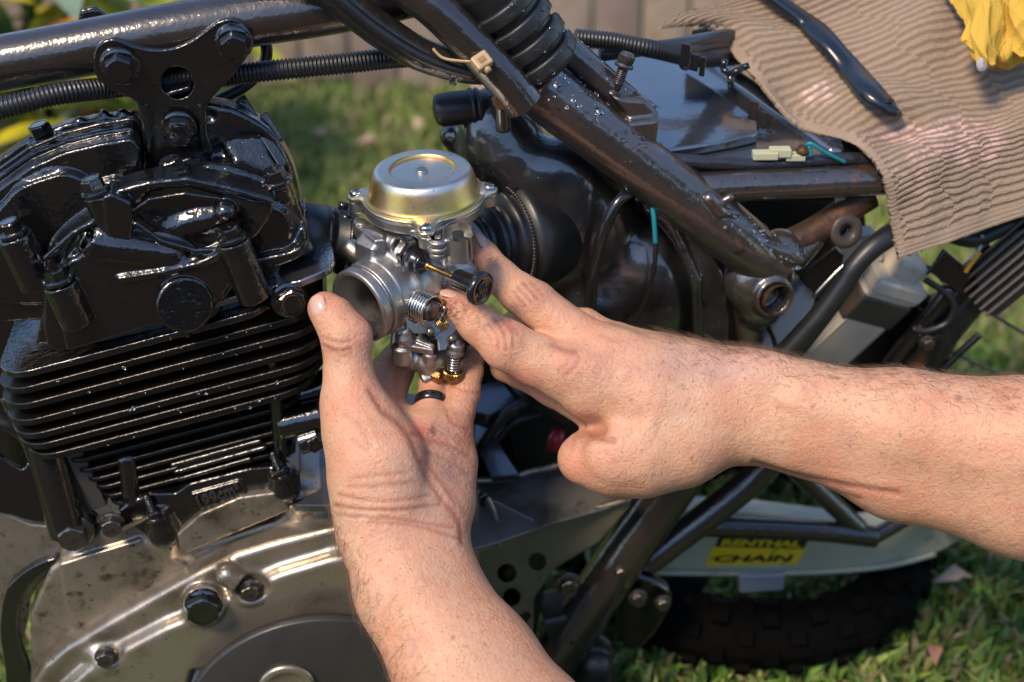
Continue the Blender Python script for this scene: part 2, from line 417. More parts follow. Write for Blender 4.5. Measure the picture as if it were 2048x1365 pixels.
def relax(V, F, it=1, lam=.5):
    for _ in range(it):
        A = np.zeros_like(V); c = np.zeros(len(V))
        for k in range(4):
            np.add.at(A, F[:, k], V[F[:, (k+1) % 4]]); np.add.at(A, F[:, k], V[F[:, k-1]]); np.add.at(c, F[:, k], 2)
        V = V+lam*(A/np.maximum(c, 1)[:, None]-V)
    return V
def dseg(x, y, pts):
    """distance from photo points to a polyline"""
    best = np.full(x.shape, 1e9); pts = np.asarray(pts, float)
    for a, b in zip(pts[:-1], pts[1:]):
        e = b-a; t = np.clip(((x-a[0])*e[0]+(y-a[1])*e[1])/(e@e+1e-9), 0, 1)
        best = np.minimum(best, np.hypot(x-a[0]-t*e[0], y-a[1]-t*e[1]))
    return best
# ------------------------------------------------------------------ setting: lawn, fence, plant
def wlink(name, VW, F, m, parent=None, **kw):
    """world-space vertices"""
    VW = np.asarray(VW, float); d = VW-CAM-f_*D0
    return link(name, np.stack([d@r_, d@u_, -d@f_], 1)/S, F, m, parent, **kw)
def wbox(c, h, rz=0):
    c = np.array(c, float); ca, sa = math.cos(rz), math.sin(rz); fr = np.array(((ca, sa, 0), (-sa, ca, 0), (0, 0, 1)))
    return box(c, fr, h)
EARTH = mat('earth_and_thatch', (.08, .105, .03), .9, bump=[(60, .01)], mottle=[(3, .4, .7, (.11, .15, .04)), (9, .55, .75, (.16, .13, .06))])
g = wlink('ground', [(-60, -60, 0), (60, -60, 0), (60, 60, 0), (-60, 60, 0)], [(0, 1, 2, 3)], EARTH, kind='structure')
wlink('path', [(-6, -3.9, .004), (6, -3.9, .004), (6, .42, .004), (-6, .42, .004)], [(0, 1, 2, 3)], mat('brown_bark_mulch', (.055, .036, .022), .9, bump=[(50, .01)], mottle=[(20, .4, .7, (.035, .02, .014)), (60, .6, .7, (.1, .06, .04))]), kind='structure')  # unseen brown sheet added behind the viewer for warm, dark reflections
def grass(n, seed, y0, y1, x0, x1, hmin, hmax, wd, name, label, colors, kind='stuff', cat=None, dens=None):
    rs = np.random.RandomState(seed); x = rs.uniform(x0, x1, n); y = rs.uniform(y0, y1, n)
    if dens: 
        k = dens(x, y, rs); x = x[k]; y = y[k]; n = len(x)
    a = rs.uniform(0, 2*np.pi, n); h = rs.uniform(hmin, hmax, n); lean = rs.uniform(.1, .9, n); la = rs.uniform(0, 2*np.pi, n); wv = wd*rs.uniform(.6, 1.4, n)
    V = np.zeros((n, 5, 3)); dx, dy = np.cos(a)*wv/2, np.sin(a)*wv/2; lx, ly = np.cos(la)*lean*h, np.sin(la)*lean*h
    for i, (t, ww) in enumerate(((0, .7), (0, .7), (.55, 1), (.55, 1), (1, 0))):
        sg = -1 if i % 2 == 0 else 1
        V[:, i, 0] = x+sg*dx*ww+lx*t*t; V[:, i, 1] = y+sg*dy*ww+ly*t*t; V[:, i, 2] = h*t*(1-.35*lean*t)
    b = np.arange(n)[:, None]*5
    F = [tuple(f) for f in np.concatenate([b+np.array((0, 1, 3, 2))], 0)]
    F += [tuple(f) for f in b+np.array((2, 3, 4))]
    ci = rs.randint(0, len(colors), n); cc = np.array(colors)[ci]*rs.uniform(.7, 1.3, (n, 1)); cc = np.repeat(cc, 5, 0)
    m = mat('grass_blade', (.08, .14, .02), .6, attr='tint', spec=.2)
    return wlink(name, V.reshape(-1, 3), F, m, kind=kind, label=label, cat=cat, colors=cc)
GC = [(.20, .28, .06), (.26, .34, .09), (.15, .22, .05), (.32, .35, .13), (.38, .31, .19), (.19, .28, .08)]
grass(80000, 1, .6, 2.2, -1.05, 1.15, .008, .03, .0045, 'lawn_grass', 'short green lawn grass with straw coloured blades mixed in', GC, cat='grass')
grass(11000, 2, .7, 1.3, .08, .8, .010, .034, .0062, 'clover_leaves', 'broad bright green weed leaves in the lawn beside the rear wheel', [(.09, .19, .03), (.14, .25, .05), (.07, .14, .03), (.17, .22, .07), (.22, .19, .10)], cat='weeds')
# fallen leaves and bare patches in the lawn
LEAFM = mat('dry_leaf', (.3, .2, .12), .7, attr='tint')
def ground_at(px_, py_, h=.02):
    eye = np.array((0, 0, FPX)); d = M(px_, py_, 0)-eye; dw = W(M(px_, py_, 0).reshape(1, 3))[0]-CAM; t = (h-CAM[2])/dw[2]; return CAM+dw*t
for px_, py_, a, L, col, lab in ((733, 286, .3, .017, (.55, .36, .3), 'pinkish dry leaf on the lawn left of the carburettor cap'), (838, 250, 1.2, .016, (.6, .4, .32), 'pale dry leaf on the lawn above the carburettor cap'),
        (640, 268, 2.2, .013, (.5, .36, .26), 'tan dry leaf on the lawn just right of the inspection cap'), (1868, 1312, 1.4, .012, (.34, .17, .12), 'reddish upright leaf blade in the grass at the bottom right'),
        (1905, 1160, .2, .018, (.5, .36, .26), 'dry tan leaf on the grass below the forearm at the right')):
    c = ground_at(px_, py_, .024); wd = L*.45
    e = np.array((math.cos(a), math.sin(a), 0)); n_ = np.array((-e[1], e[0], 0)); zz = np.array((0, 0, 1))
    V = [c-e*L, c-n_*wd+zz*.006, c+e*L*.2-n_*wd*.9+zz*.008, c+e*L, c+e*L*.2+n_*wd*.9+zz*.01, c+n_*wd+zz*.006, c+zz*.001]
    wlink('fallen_leaf', V, [(0, 1, 6), (1, 2, 6), (2, 3, 6), (3, 4, 6), (4, 5, 6), (5, 0, 6)], LEAFM, colors=np.tile(col, (7, 1)), cat='leaf', group='dry leaves lying in the lawn', label=lab)
# paling fence
WOODS = [mat('weathered_board_%s' % n_, c, .85, bump=[(120, .001)], mottle=[(14, .45, .7, c2), (40, .6, .75, (.1, .08, .06))]) for n_, c, c2 in
         (('grey', (.42, .33, .26), (.30, .22, .17)), ('tan', (.46, .35, .25), (.34, .25, .18)), ('brown', (.30, .22, .18), (.36, .28, .24)))]
fb = U_of((0, 2.12, 0)); fence = thing('board_fence', fb, 'weathered grey brown vertical board fence blurred behind the lawn', 'fence')
def palings(x0, y0, x1, y1, par, hgt=1.5, wd=.1, seed=0):
    rs = np.random.RandomState(seed); L = math.hypot(x1-x0, y1-y0); n = int(L/wd); a = math.atan2(y1-y0, x1-x0)
    for i in range(n):
        t = (i+.5)/n; hh = hgt*(1+rs.uniform(-.01, .01)); wv = wd*.5-rs.uniform(.001, .004); off = rs.uniform(-.006, .006)
        c = (x0+(x1-x0)*t-math.sin(a)*off, y0+(y1-y0)*t+math.cos(a)*off, hh/2+rs.uniform(0, .02))
        V, F = wbox(c, (wv, .009, hh/2), a); wlink('board', V, F, WOODS[rs.randint(3)], par, bevel=6)
    for z in (.25, hgt-.15):
        V, F = wbox(((x0+x1)/2-math.sin(a)*.035, (y0+y1)/2+math.cos(a)*.035, z), (L/2, .02, .045), a); wlink('rail', V, F, WOODS[1], par)
palings(-2.0, 2.08, 2.4, 2.26, fence, hgt=.74, wd=.075, seed=3)
# unseen fence added behind the viewer for the wet metal to mirror
WOODS_BACKUP = WOODS
WOODS = [mat('dark_stained_board', (.045, .032, .024), .8, bump=[(120, .001)])]*3  # boards darkened so the black paint reflects less
f2 = thing('board_fence', U_of((0, -4.0, 0)), 'brown board fence on the near side of the yard, behind the viewer', 'fence')
palings(-5.5, -4.0, 5.5, -4.0, f2, hgt=1.9, wd=.16, seed=8); WOODS = WOODS_BACKUP
# low timber edging in front of the fence
V, F = wbox((.10, 1.98, .03), (.16, .035, .035), .04)
wlink('timber_sleeper', V, F, WOODS[2], label='low brown timber sleeper on the grass before the board fence', cat='timber', bevel=10)
# variegated plant top left
def leaf_mesh(base, d, up, L, wd, curl, n=7):
    d = nrm(d); sd = nrm(np.cross(d, up)); up = np.cross(sd, d); V = []; F = []
    for i in range(n):
        t = i/(n-1); ww = wd*math.sin(math.pi*min(1, t*.93+.05))**.8; c = base+d*L*t-up*curl*L*t*t
        V += [c-sd*ww+up*ww*.25, c, c+sd*ww+up*ww*.25]
    for i in range(n-1):
        a = i*3; F += [(a, a+1, a+4, a+3), (a+1, a+2, a+5, a+4)]
    return V, F
plant = thing('croton_plant', U_of((-.62, 1.65, 0)), 'leafy plant with yellow, green and orange leaves behind the engine', 'plant')
LM = [mat('leaf_'+n_, c, .4, spec=.4, mottle=[(12, .4, .6, c2)]) for n_, c, c2 in (
    ('green', (.04, .10, .015), (.07, .14, .02)), ('yellow', (.62, .5, .02), (.3, .32, .03)), ('lime', (.2, .3, .03), (.45, .42, .03)), ('orange', (.6, .16, .03), (.55, .4, .05)), ('dark', (.015, .04, .01), (.03, .06, .015)), ('pale', (.16, .24, .15), (.22, .3, .2)))]
rs = np.random.RandomState(11)
for i in range(210):
    c = np.array((rs.uniform(-.88, -.38), rs.uniform(1.45, 1.85), rs.uniform(.02, .5)))
    if c[0] > -.48 and c[2] > .32: c[2] *= .6
    a = rs.uniform(0, 6.3); d = np.array((math.cos(a), math.sin(a)-.3, rs.uniform(-.4, .7)))
    V, F = leaf_mesh(c, d, np.array((0, 0, 1.0)), rs.uniform(.09, .17), rs.uniform(.015, .028), rs.uniform(.1, .5))
    k = rs.choice(6, p=(.17, .28, .26, .08, .09, .12))
    wlink('leaf', V, F, LM[k], plant)
for i in range(7):
    x, y = rs.uniform(-.85, -.45), rs.uniform(1.55, 1.8)
    P = np.array([U_of(p) for p in ((x, y, 0), (x+rs.uniform(-.05, .05), y, .25), (x+rs.uniform(-.1, .1), y, .5))]); V, F = sweep(P, 22, 8); link('stem', V, F, LM[4], plant)
# unseen trees added to keep the horizon sky out of the reflections
BARK = mat('bark', (.09, .065, .045), .9, bump=[(40, .01)]); CROWN = mat('tree_leaves', (.05, .09, .02), .55, spec=.3, attr='tint')
def tree(x, y, h, cr, seed, label):
    rs = np.random.RandomState(seed); t = thing('garden_tree', U_of((x, y, 0)), label, 'tree', 'trees round the yard')
    P = np.array([U_of(p) for p in ((x, y, 0), (x+.1, y, h*.3), (x-.05, y+.1, h*.7))]); V, F = sweep(P, np.array((.16, .12, .07))/S, 10); link('trunk', V, F, BARK, t)
    n = 3500; d = rs.randn(n, 3); d /= np.linalg.norm(d, axis=1)[:, None]; rr = rs.uniform(.45, 1, n)**.6
    lump = 1+.25*np.sin(d[:, 0]*5+seed)*np.cos(d[:, 2]*4+d[:, 1]*5)
    c = np.array((x, y, h*.62))+d*(rr*lump)[:, None]*np.array((cr, cr, h*.45))
    e = rs.randn(n, 3)*.13; g_ = rs.randn(n, 3)*.09
    V = np.stack([c-e, c+g_, c+e, c-g_], 1).reshape(-1, 3); F = (np.arange(n)[:, None]*4+np.arange(4)); cc = np.repeat(np.array((.05, .09, .02))*rs.uniform(.5, 1.7, (n, 1)), 4, 0)
    wlink('crown', V, F.astype(np.int32), CROWN, t, smooth=False, colors=cc)
TP = [(-7.5, 8.5, 3.4, 1.9), (-1.0, 9.5, 3.8, 2.0), (6.5, 8.8, 3.5, 1.9), (-9.5, 1.0, 3.6, 1.9), (8.5, -3.5, 3.6, 1.9)]
TL = ['dark tree beyond the fence at the far left', 'dark tree beyond the middle of the far fence', 'dark tree beyond the fence at the far right', 'dark tree at the left side of the yard', 'dark tree at the right side of the yard, behind the viewer']
for i, p in enumerate(TP): tree(*p, 20+i, TL[i])
# ------------------------------------------------------------------ the mechanic's two hands and forearms: one skin
def skin_mesh():
    out = []
    def chain(v, pts, k0, k=14):
        pts = [(M(x, y, z), r*(1-z/FPX)) for x, y, z, r in pts]
        for i in range(len(pts)-1): v.cone(pts[i][0], pts[i+1][0], pts[i][1], pts[i+1][1], k=(k0 if i == 0 else k))
    # --- arm from the right: back of the hand towards the viewer, index and middle fingers stretched to the carburettor
    v = Vol((-190, -480, -230), (1500, 260, 330), 3.2)
    chain(v, [(2600, 1010, 210, 150), (2300, 940, 185, 158), (2048, 890, 150, 132), (1800, 850, 110, 108), (1600, 803, 75, 78), (1490, 775, 52, 74)], 30, 30)
    chain(v, [(2600, 1100, 200, 150), (2300, 1045, 160, 150), (2048, 985, 120, 124), (1800, 935, 70, 100), (1600, 860, 50, 82), (1490, 838, 35, 82)], 40, 40)
    chain(v, [(1490, 776, 48, 74), (1400, 768, 46, 76), (1300, 748, 50, 72), (1215, 722, 52, 62)], 30, 30)
    chain(v, [(1490, 838, 35, 80), (1400, 822, 44, 86), (1300, 800, 52, 86), (1190, 768, 56, 74)], 40, 40)
    chain(v, [(1490, 790, 10, 70), (1350, 760, -10, 76), (1230, 700, -10, 56)], 40, 40)
    chain(v, [(1440, 850, 30, 72), (1360, 880, 42, 88), (1275, 903, 52, 90)], 40, 40)
    # thumb folded under
    chain(v, [(1275, 903, 52, 88), (1215, 918, 56, 68), (1166, 918, 50, 50)], 30, 24)
    chain(v, [(1166, 918, 50, 47), (1168, 905, 5, 40), (1215, 890, -40, 34)], 10, 12)
    # index finger
    chain(v, [(1190, 768, 56, 70), (1130, 744, 62, 58), (1075, 722, 70, 52), (1012, 690, 78, 50), (955, 648, 74, 39), (916, 616, 62, 31), (893, 600, 54, 23)], 24, 10)
    v.ell(M(1016, 686, 92), (34, 26, 34), k=14)
    # middle finger
    chain(v, [(1222, 716, 46, 60), (1150, 670, 40, 47), (1068, 606, 34, 44), (1040, 588, 32, 40), (1003, 556, 22, 35), (968, 512, 2, 29), (952, 486, -8, 22)], 20, 10)
    v.ell(M(1066, 600, 50), (32, 26, 28), k=12)
    # ring and little fingers curled beneath
    chain(v, [(1180, 800, -20, 56), (1110, 770, -30, 44), (1045, 742, -30, 36), (1010, 735, -60, 30)], 24, 10)
    chain(v, [(1240, 700, -40, 46), (1170, 652, -60, 34), (1120, 640, -90, 28)], 20, 10)
    # knuckles and tendons
    v.ell(M(1150, 732, 96), (52, 34, 30), k=34)
    v.ell(M(1228, 690, 80), (48, 26, 26), k=30)
    chain(v, [(1180, 735, 108, 12), (1320, 762, 112, 10), (1420, 780, 104, 8)], 22, 22)
    chain(v, [(1230, 700, 94, 10), (1330, 722, 96, 9), (1440, 745, 88, 8)], 22, 22)
    v.ell(M(1530, 745, 100), (50, 34, 26), k=40)
    for q in ([(1250, 745, 126), (1320, 800, 132), (1400, 812, 126), (1500, 850, 104)], [(1320, 800, 132), (1300, 850, 134), (1330, 900, 128)], [(1560, 800, 140), (1680, 850, 154), (1800, 880, 182), (1960, 930, 230)]):
        for a_, b_ in zip(q[:-1], q[1:]): v.cone(M(*a_), M(*b_), 4.5, 4.5, k=16)
    v.ell(M(1240, 905, 118), (60, 42, 22), k=34)
    # web hollow between thumb and index, fold under the wrist
    v.ell(M(1182, 858, 110), (26, 16, 60), k=22, op='s')
    V, F = v.mesh(); V = relax(V, F, 2, .5); out.append((V, F, 'a'))
    # --- arm from below: palm towards the viewer
    v = Vol((-460, -1050, -160), (480, 130, 460), 3.2)
    chain(v, [(1120, 1750, 330, 160), (1010, 1500, 270, 148), (912, 1330, 215, 124), (815, 1180, 165, 102), (768, 1060, 132, 90)], 30, 30)
    chain(v, [(1190, 1700, 300, 150), (1062, 1480, 240, 132), (962, 1330, 190, 110), (876, 1190, 140, 88), (845, 1070, 110, 84)], 40, 40)
    chain(v, [(768, 1060, 130, 90), (762, 985, 128, 94), (752, 920, 132, 92), (722, 850, 128, 72), (704, 800, 122, 58)], 30, 34)     # thenar
    chain(v, [(704, 805, 122, 56), (697, 745, 122, 48), (694, 700, 124, 46), (689, 668, 126, 47), (668, 636, 124, 41), (650, 618, 120, 35)], 24, 12)   # thumb
    v.ell(M(716, 672, 128), (26, 30, 32), k=16)
    chain(v, [(845, 1070, 105, 82), (880, 1000, 92, 64), (893, 925, 66, 55), (898, 868, 46, 46)], 40, 34)     # heel of the palm
    chain(v, [(800, 1040, 90, 84), (815, 960, 50, 84), (815, 900, 30, 78)], 40, 40)
    chain(v, [(815, 905, 34, 74), (850, 872, 42, 46), (802, 862, 24, 46)], 34, 30)
    v.ell(M(862, 858, 66), (40, 24, 28), k=20)
    chain(v, [(900, 868, 44, 41), (917, 822, 24, 33), (927, 785, 4, 33), (940, 742, -20, 26), (948, 716, -40, 20), (950, 702, -58, 15)], 18, 8)   # little finger
    chain(v, [(861, 842, 44, 32), (863, 803, 20, 30), (867, 770, -8, 29), (876, 740, -40, 26)], 12, 6)      # ring finger
    chain(v, [(788, 846, 16, 38), (780, 796, -26, 31), (798, 750, -62, 28), (815, 722, -96, 24)], 16, 6)    # middle finger
    chain(v, [(748, 830, 40, 40), (752, 784, 2, 33), (770, 742, -40, 30), (790, 712, -85, 26)], 24, 8)      # index finger
    chain(v, [(712, 820, 100, 44), (744, 812, 62, 32), (762, 812, 30, 28)], 26, 22)                           # web
    v.cone(M(845, 905, 60), M(850, 980, 76), 48, 54, k=30)
    V, F = v.mesh(); V = relax(V, F, 2, .5); out.append((V, F, 'b'))
    return out
# creases: photo polylines, (depth, width)
CRA = [([(978, 650), (992, 668), (996, 700)], 2.2, 4), ([(990, 640), (1008, 665), (1012, 700)], 2.6, 4), ([(1004, 640), (1024, 664), (1028, 694)], 2.4, 4), ([(1018, 642), (1036, 668)], 1.8, 4), ([(968, 652), (980, 680)], 1.5, 4),
       ([(1026, 585), (1048, 612)], 2.2, 4), ([(1036, 574), (1062, 606)], 2.8, 4), ([(1048, 568), (1076, 598)], 2.6, 4), ([(1062, 566), (1086, 590)], 1.8, 4),
       ([(930, 632), (946, 650)], 1.2, 4), ([(984, 528), (1004, 540)], 1.2, 4),
       ([(1186, 870), (1206, 878), (1228, 882)], 7, 6), ([(1150, 880), (1142, 900)], 1.4, 5),
       ([(1105, 690), (1128, 700), (1150, 704)], 3, 7),
       ([(1508, 925), (1580, 948), (1680, 968), (1795, 986)], 5, 6), ([(1530, 934), (1640, 975), (1720, 996)], 2.2, 6),
       ([(1128, 752), (1150, 735), (1160, 715)], 1.6, 5), ([(1118, 745), (1138, 722)], 1.2, 5), ([(1200, 670), (1240, 684)], 1.5, 6)]
CRB = [([(648, 690), (672, 702), (702, 698)], 3.2, 4), ([(650, 676), (676, 686), (700, 682)], 2.2, 4), ([(652, 702), (680, 712), (704, 708)], 1.6, 4),
       ([(620, 592), (632, 590), (650, 600), (652, 620)], 2.0, 3),
       ([(738, 781), (750, 800), (760, 815)], 3.5, 5), ([(765, 822), (800, 848), (822, 880), (838, 920), (858, 958), (884, 1000)], 5, 7),
       ([(671, 1011), (720, 1019), (790, 1020), (880, 1010)], 3.2, 4), ([(676, 990), (740, 1002), (810, 1000), (862, 990)], 2.2, 4), ([(675, 1030), (740, 1036), (800, 1040), (905, 1056)], 2.2, 4),
       ([(700, 960), (760, 950), (810, 946)], 1.5, 5), ([(700, 975), (760, 972), (830, 965)], 1.5, 5), ([(738, 1046), (830, 1052), (925, 1080)], 2.0, 4),
       ([(826, 868), (860, 880), (900, 888), (936, 910)], 3, 5), ([(850, 905), (890, 915), (938, 950)], 2.2, 5), ([(848, 925), (880, 960), (912, 1010)], 2.0, 5), ([(862, 935), (905, 985), (930, 1030)], 1.6, 5),
       ([(884, 1000), (915, 1040), (925, 1085)], 3.5, 6), ([(892, 820), (905, 845), (936, 858)], 2.5, 4), ([(888, 762), (925, 780), (957, 786)], 2.2, 4), ([(905, 738), (930, 745)], 1.5, 3),
       ([(690, 830), (720, 850), (740, 890)], 1.2, 6), ([(705, 880), (735, 900)], 1.2, 6)]
def finish_skin(V, F, which):
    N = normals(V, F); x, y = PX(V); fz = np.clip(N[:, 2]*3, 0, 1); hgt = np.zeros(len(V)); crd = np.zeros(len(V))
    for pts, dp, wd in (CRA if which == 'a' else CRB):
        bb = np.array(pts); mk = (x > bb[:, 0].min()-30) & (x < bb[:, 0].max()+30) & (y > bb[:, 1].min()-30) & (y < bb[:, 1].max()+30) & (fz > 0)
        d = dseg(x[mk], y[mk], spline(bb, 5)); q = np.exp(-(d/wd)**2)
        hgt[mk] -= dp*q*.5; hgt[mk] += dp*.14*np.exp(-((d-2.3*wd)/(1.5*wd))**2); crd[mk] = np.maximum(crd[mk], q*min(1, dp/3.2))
    rs = np.random.RandomState(3)
    lump = np.zeros(len(V))
    for _ in range(26):
        kx = rs.randn(3); kx *= rs.uniform(.02, .07)/np.linalg.norm(kx); lump += np.sin(V@kx+rs.uniform(0, 6.3))
    hgt += lump*.17
    V = V+N*(hgt*fz)[:, None]
    # skin tint: blush, veins, grime, pale patches, darker creases and folds
    c = np.tile(np.array((.64, .375, .235)), (len(V), 1))
    def blob(cx, cy, rx, ry, col, amt, noisy=0, ang=0):
        dx, dy = x-cx, y-cy
        if ang: a = R(ang); dx, dy = dx*math.cos(a)+dy*math.sin(a), -dx*math.sin(a)+dy*math.cos(a)
        q = np.exp(-((dx/rx)**2+(dy/ry)**2))*amt*(N[:, 2] > -.2)
        if noisy: q = q*np.clip(.5+.5*np.sin(x*.31+y*.17+3*np.sin(y*.23))*np.sin(y*.37-x*.11)*2, 0, 1)
        c[:] = c*(1-q[:, None])+np.array(col)*q[:, None]
    red = (.58, .21, .15); dirt = (.10, .06, .045); blue = (.42, .31, .30); pale = (.68, .47, .33)
    if which == 'a':
        for a in ((1150, 728, 60, 34, red, .5), (1225, 690, 50, 22, red, .35), (1012, 668, 36, 34, red, .4), (1056, 590, 34, 26, red, .35), (900, 605, 34, 26, red, .7), (960, 500, 30, 30, red, .5), (1150, 910, 34, 40, red, .3),
                  (1240, 915, 50, 40, red, .22), (1040, 760, 40, 22, red, .6), (1195, 868, 30, 14, (.35, .14, .1), .6), (1420, 735, 130, 40, blue, .45), (1370, 830, 90, 50, pale, .4), (1650, 975, 130, 18, red, .35, 0, 10),
                  (905, 628, 16, 24, dirt, 1.0, 1), (925, 618, 30, 12, dirt, .7, 1, 40), (1300, 730, 90, 30, (.42, .27, .22), .35, 1), (1180, 760, 60, 40, dirt, .2, 1), (1150, 880, 30, 20, dirt, .3, 1), (985, 520, 22, 10, dirt, .65, 1, 30), (962, 640, 14, 30, dirt, .45, 1), (882, 598, 8, 20, (.28, .12, .08), .6), (945, 510, 14, 44, (.35, .15, .1), .5, 0, -30),
                  (1005, 655, 30, 30, dirt, .22, 1), (1050, 700, 60, 12, dirt, .15, 1, 30), (1068, 585, 30, 20, dirt, .2, 1)): blob(*a)
        for (px_, py_, r0) in ((1917, 795, 6), (1625, 815, 4), (1383, 918, 4), (1690, 800, 3), (1262, 800, 3), (1318, 752, 3), (1800, 870, 3), (1960, 900, 3), (1500, 880, 3)): blob(px_, py_, r0, r0, (.25, .1, .06), .7)
    else:
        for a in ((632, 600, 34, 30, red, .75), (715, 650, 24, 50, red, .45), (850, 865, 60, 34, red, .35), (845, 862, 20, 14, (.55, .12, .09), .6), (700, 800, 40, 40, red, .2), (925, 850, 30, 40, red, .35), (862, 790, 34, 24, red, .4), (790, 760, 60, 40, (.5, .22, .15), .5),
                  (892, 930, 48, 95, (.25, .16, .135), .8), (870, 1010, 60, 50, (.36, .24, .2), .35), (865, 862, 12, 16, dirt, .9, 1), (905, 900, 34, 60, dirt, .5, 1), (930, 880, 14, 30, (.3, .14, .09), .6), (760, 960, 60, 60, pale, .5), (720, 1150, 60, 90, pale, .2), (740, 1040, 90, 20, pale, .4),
                  (622, 592, 12, 10, (.25, .08, .05), .8), (632, 618, 3, 3, dirt, .8), (718, 640, 8, 8, dirt, .4, 1), (748, 800, 8, 24, (.2, .12, .1), .6, 0, -30), (935, 730, 16, 30, dirt, .3, 1), (905, 770, 30, 40, (.5, .25, .17), .4), (672, 700, 30, 12, (.45, .22, .14), .4)): blob(*a)
        for (px_, py_, r0) in ((905, 1277, 5), (858, 888, 3), (970, 1290, 3), (800, 1220, 3), (760, 1120, 3)): blob(px_, py_, r0, r0, (.25, .1, .06), .7)
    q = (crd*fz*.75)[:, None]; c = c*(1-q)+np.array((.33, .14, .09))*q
    t = .5+.5*np.sin(lump*1.3); c *= (1-.05*t[:, None]*np.array((0, 1, 1.2)))
    return V, c
def skin_noise(m, n, l, b, noise, ramp, mix):
    # blotches of blood, faint veins, freckles and pores over the painted tint
    src = b.inputs['Base Color'].links[0].from_socket
    c = mix(ramp(noise(28, 4, .6, .5), .42, .68), (1, 1, 1), (1.0, .84, .80)); c = mix(ramp(noise(55, 5, .6, .8), .55, .7), c, (.86, .80, .86))
    c = mix(ramp(noise(190, 4, .7), .52, .72), c, (.90, .78, .72)); c = mix(ramp(noise(620, 2), .62, .72), c, (.70, .52, .44))
    c2 = mix(ramp(noise(110, 5, .7, .4), .6, .72), c, (1.12, 1.10, 1.08))
    l.new(mix(1.0, src, c2, 'MULTIPLY'), b.inputs['Base Color'])
SKIN = mat('skin', (.6, .36, .26), .47, sss=.2, attr='tint', spec=.45, bump=[(1300, .0003), (480, .0005), (120, .0006)], rvar=(150, .34, .55), extra=skin_noise)
VF = []; CC = []; HAIRSRC = {}
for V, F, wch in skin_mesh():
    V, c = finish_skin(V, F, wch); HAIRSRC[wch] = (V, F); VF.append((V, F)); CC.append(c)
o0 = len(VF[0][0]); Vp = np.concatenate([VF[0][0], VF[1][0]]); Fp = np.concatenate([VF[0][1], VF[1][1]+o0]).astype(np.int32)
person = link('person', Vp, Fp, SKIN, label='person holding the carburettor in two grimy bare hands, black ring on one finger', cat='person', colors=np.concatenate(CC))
# fingernails
NAIL = mat('fingernail', (.62, .38, .3), .28, coat=.3, sss=.1, bump=[(300, .0001)], mottle=[(400, .55, .75, (.5, .3, .24))])
def nail(x, y, z, n_, along, w_, l_, t_=5, rw=24, rl=70):
    fr = frame(n_, along); u = np.linspace(0, 2*np.pi, 28, endpoint=False); V = []; c = M(x, y, z); rings = 8
    for i in range(rings+1):
        q = i/rings
        rr = np.sin(q*np.pi/2)
        for a in u:
            ca, sa = math.cos(a), math.sin(a); se = lambda t_: math.copysign(abs(t_)**.72, t_)
            X, Y = se(ca)*rr*l_, se(sa)*rr*w_
            V.append(c+fr[0]*X+fr[1]*Y+fr[2]*(t_*max(0, math.cos(q*np.pi/2))**.4-Y*Y/(2*rw)-X*X/(2*rl)))
    F = [(i*28+j, i*28+(j+1) % 28, (i+1)*28+(j+1) % 28, (i+1)*28+j) for i in range(rings) for j in range(28)]
    return link('fingernail', V, F, NAIL, person)
nail(633, 612, 153, (-.45, .16, .88), (-.45, .88, .05), 18, 23, 3.5, 30, 60)
nail(900, 585, 74, (.1, .86, .5), (-.9, .35, -.1), 14, 20, 3)
nail(967, 480, 18, (.55, .62, .55), (-.5, .75, -.4), 14, 20, 3)
# black ring
fr = frame(M(867, 770, -8)-M(861, 842, 44), (1, 0, 0)); oc = M(862.5, 806, 22)
V, F = lathe([(30.5, -10), (33, -9), (34.5, 0), (33, 9), (30.5, 10), (27, 10), (27, -10), (30.5, -10)], oc, fr, 48, False)
link('ring', V, F, PBK, person, label='matt black finger ring')
# arm hair
def hair(which, n, sel, dirn, L0, L1, seed):
    V, F = HAIRSRC[which]; N = normals(V, F); x, y = PX(V); w_ = sel(x, y, N); w_ = w_/w_.sum(); rs = np.random.RandomState(seed)
    idx = rs.choice(len(V), n, p=w_); p = V[idx]+rs.randn(n, 3)*1.5; nn = N[idx]; dd = np.array([nrm(dirn)]*n)+rs.randn(n, 3)*.55
    dd -= nn*np.sum(dd*nn, 1)[:, None]; dd /= np.linalg.norm(dd, axis=1)[:, None]; L = rs.uniform(L0, L1, n)[:, None]; lift = rs.uniform(.25, .9, n)[:, None]
    K = 5; pts = []
    for k in range(K):
        t = k/(K-1); pts.append(p+dd*L*t+nn*(lift*L*(t-.55*t*t)*.8)+rs.randn(n, 3)*0.6*t*2)
    pts = np.array(pts); out = np.zeros((n, K, 3, 3)); sd = np.cross(dd, nn)
    for k in range(K):
        r = .28*(1-.75*k/(K-1))
        for j in range(3):
            a = j*2.094; out[:, k, j] = pts[k]+r*(sd*math.cos(a)+nn*math.sin(a))
    b = (np.arange(n)*K*3)[:, None, None, None]; k = (np.arange(K-1)*3)[None, :, None, None]; j = np.arange(3)[None, None, :, None]; j2 = (j+1) % 3
    F = np.concatenate([b+k+j, b+k+j2, b+k+3+j2, b+k+3+j], 3).reshape(-1, 4)
    return out.reshape(-1, 3), F.astype(np.int32)
HM = mat('arm_hair', (.17, .10, .06), .5)
tops = lambda x, y, N: (x > 1290)*(N[:, 1] > .1)*(.04+np.clip(N[:, 1], 0, 1)**2*2)*np.clip((x-1290)/150, 0, 1)*np.where(x > 2200, 0, 1)*np.where(x > 1600, .6, 1)
V1, F1 = hair('a', 3000, tops, (-.8, .5, .1), 14, 36, 1)
V1b, F1b = hair('a', 120, lambda x, y, N: (x > 1340)*(N[:, 2] > .2)*(x < 2100)*1.0, (-.6, -.7, .1), 10, 26, 4)
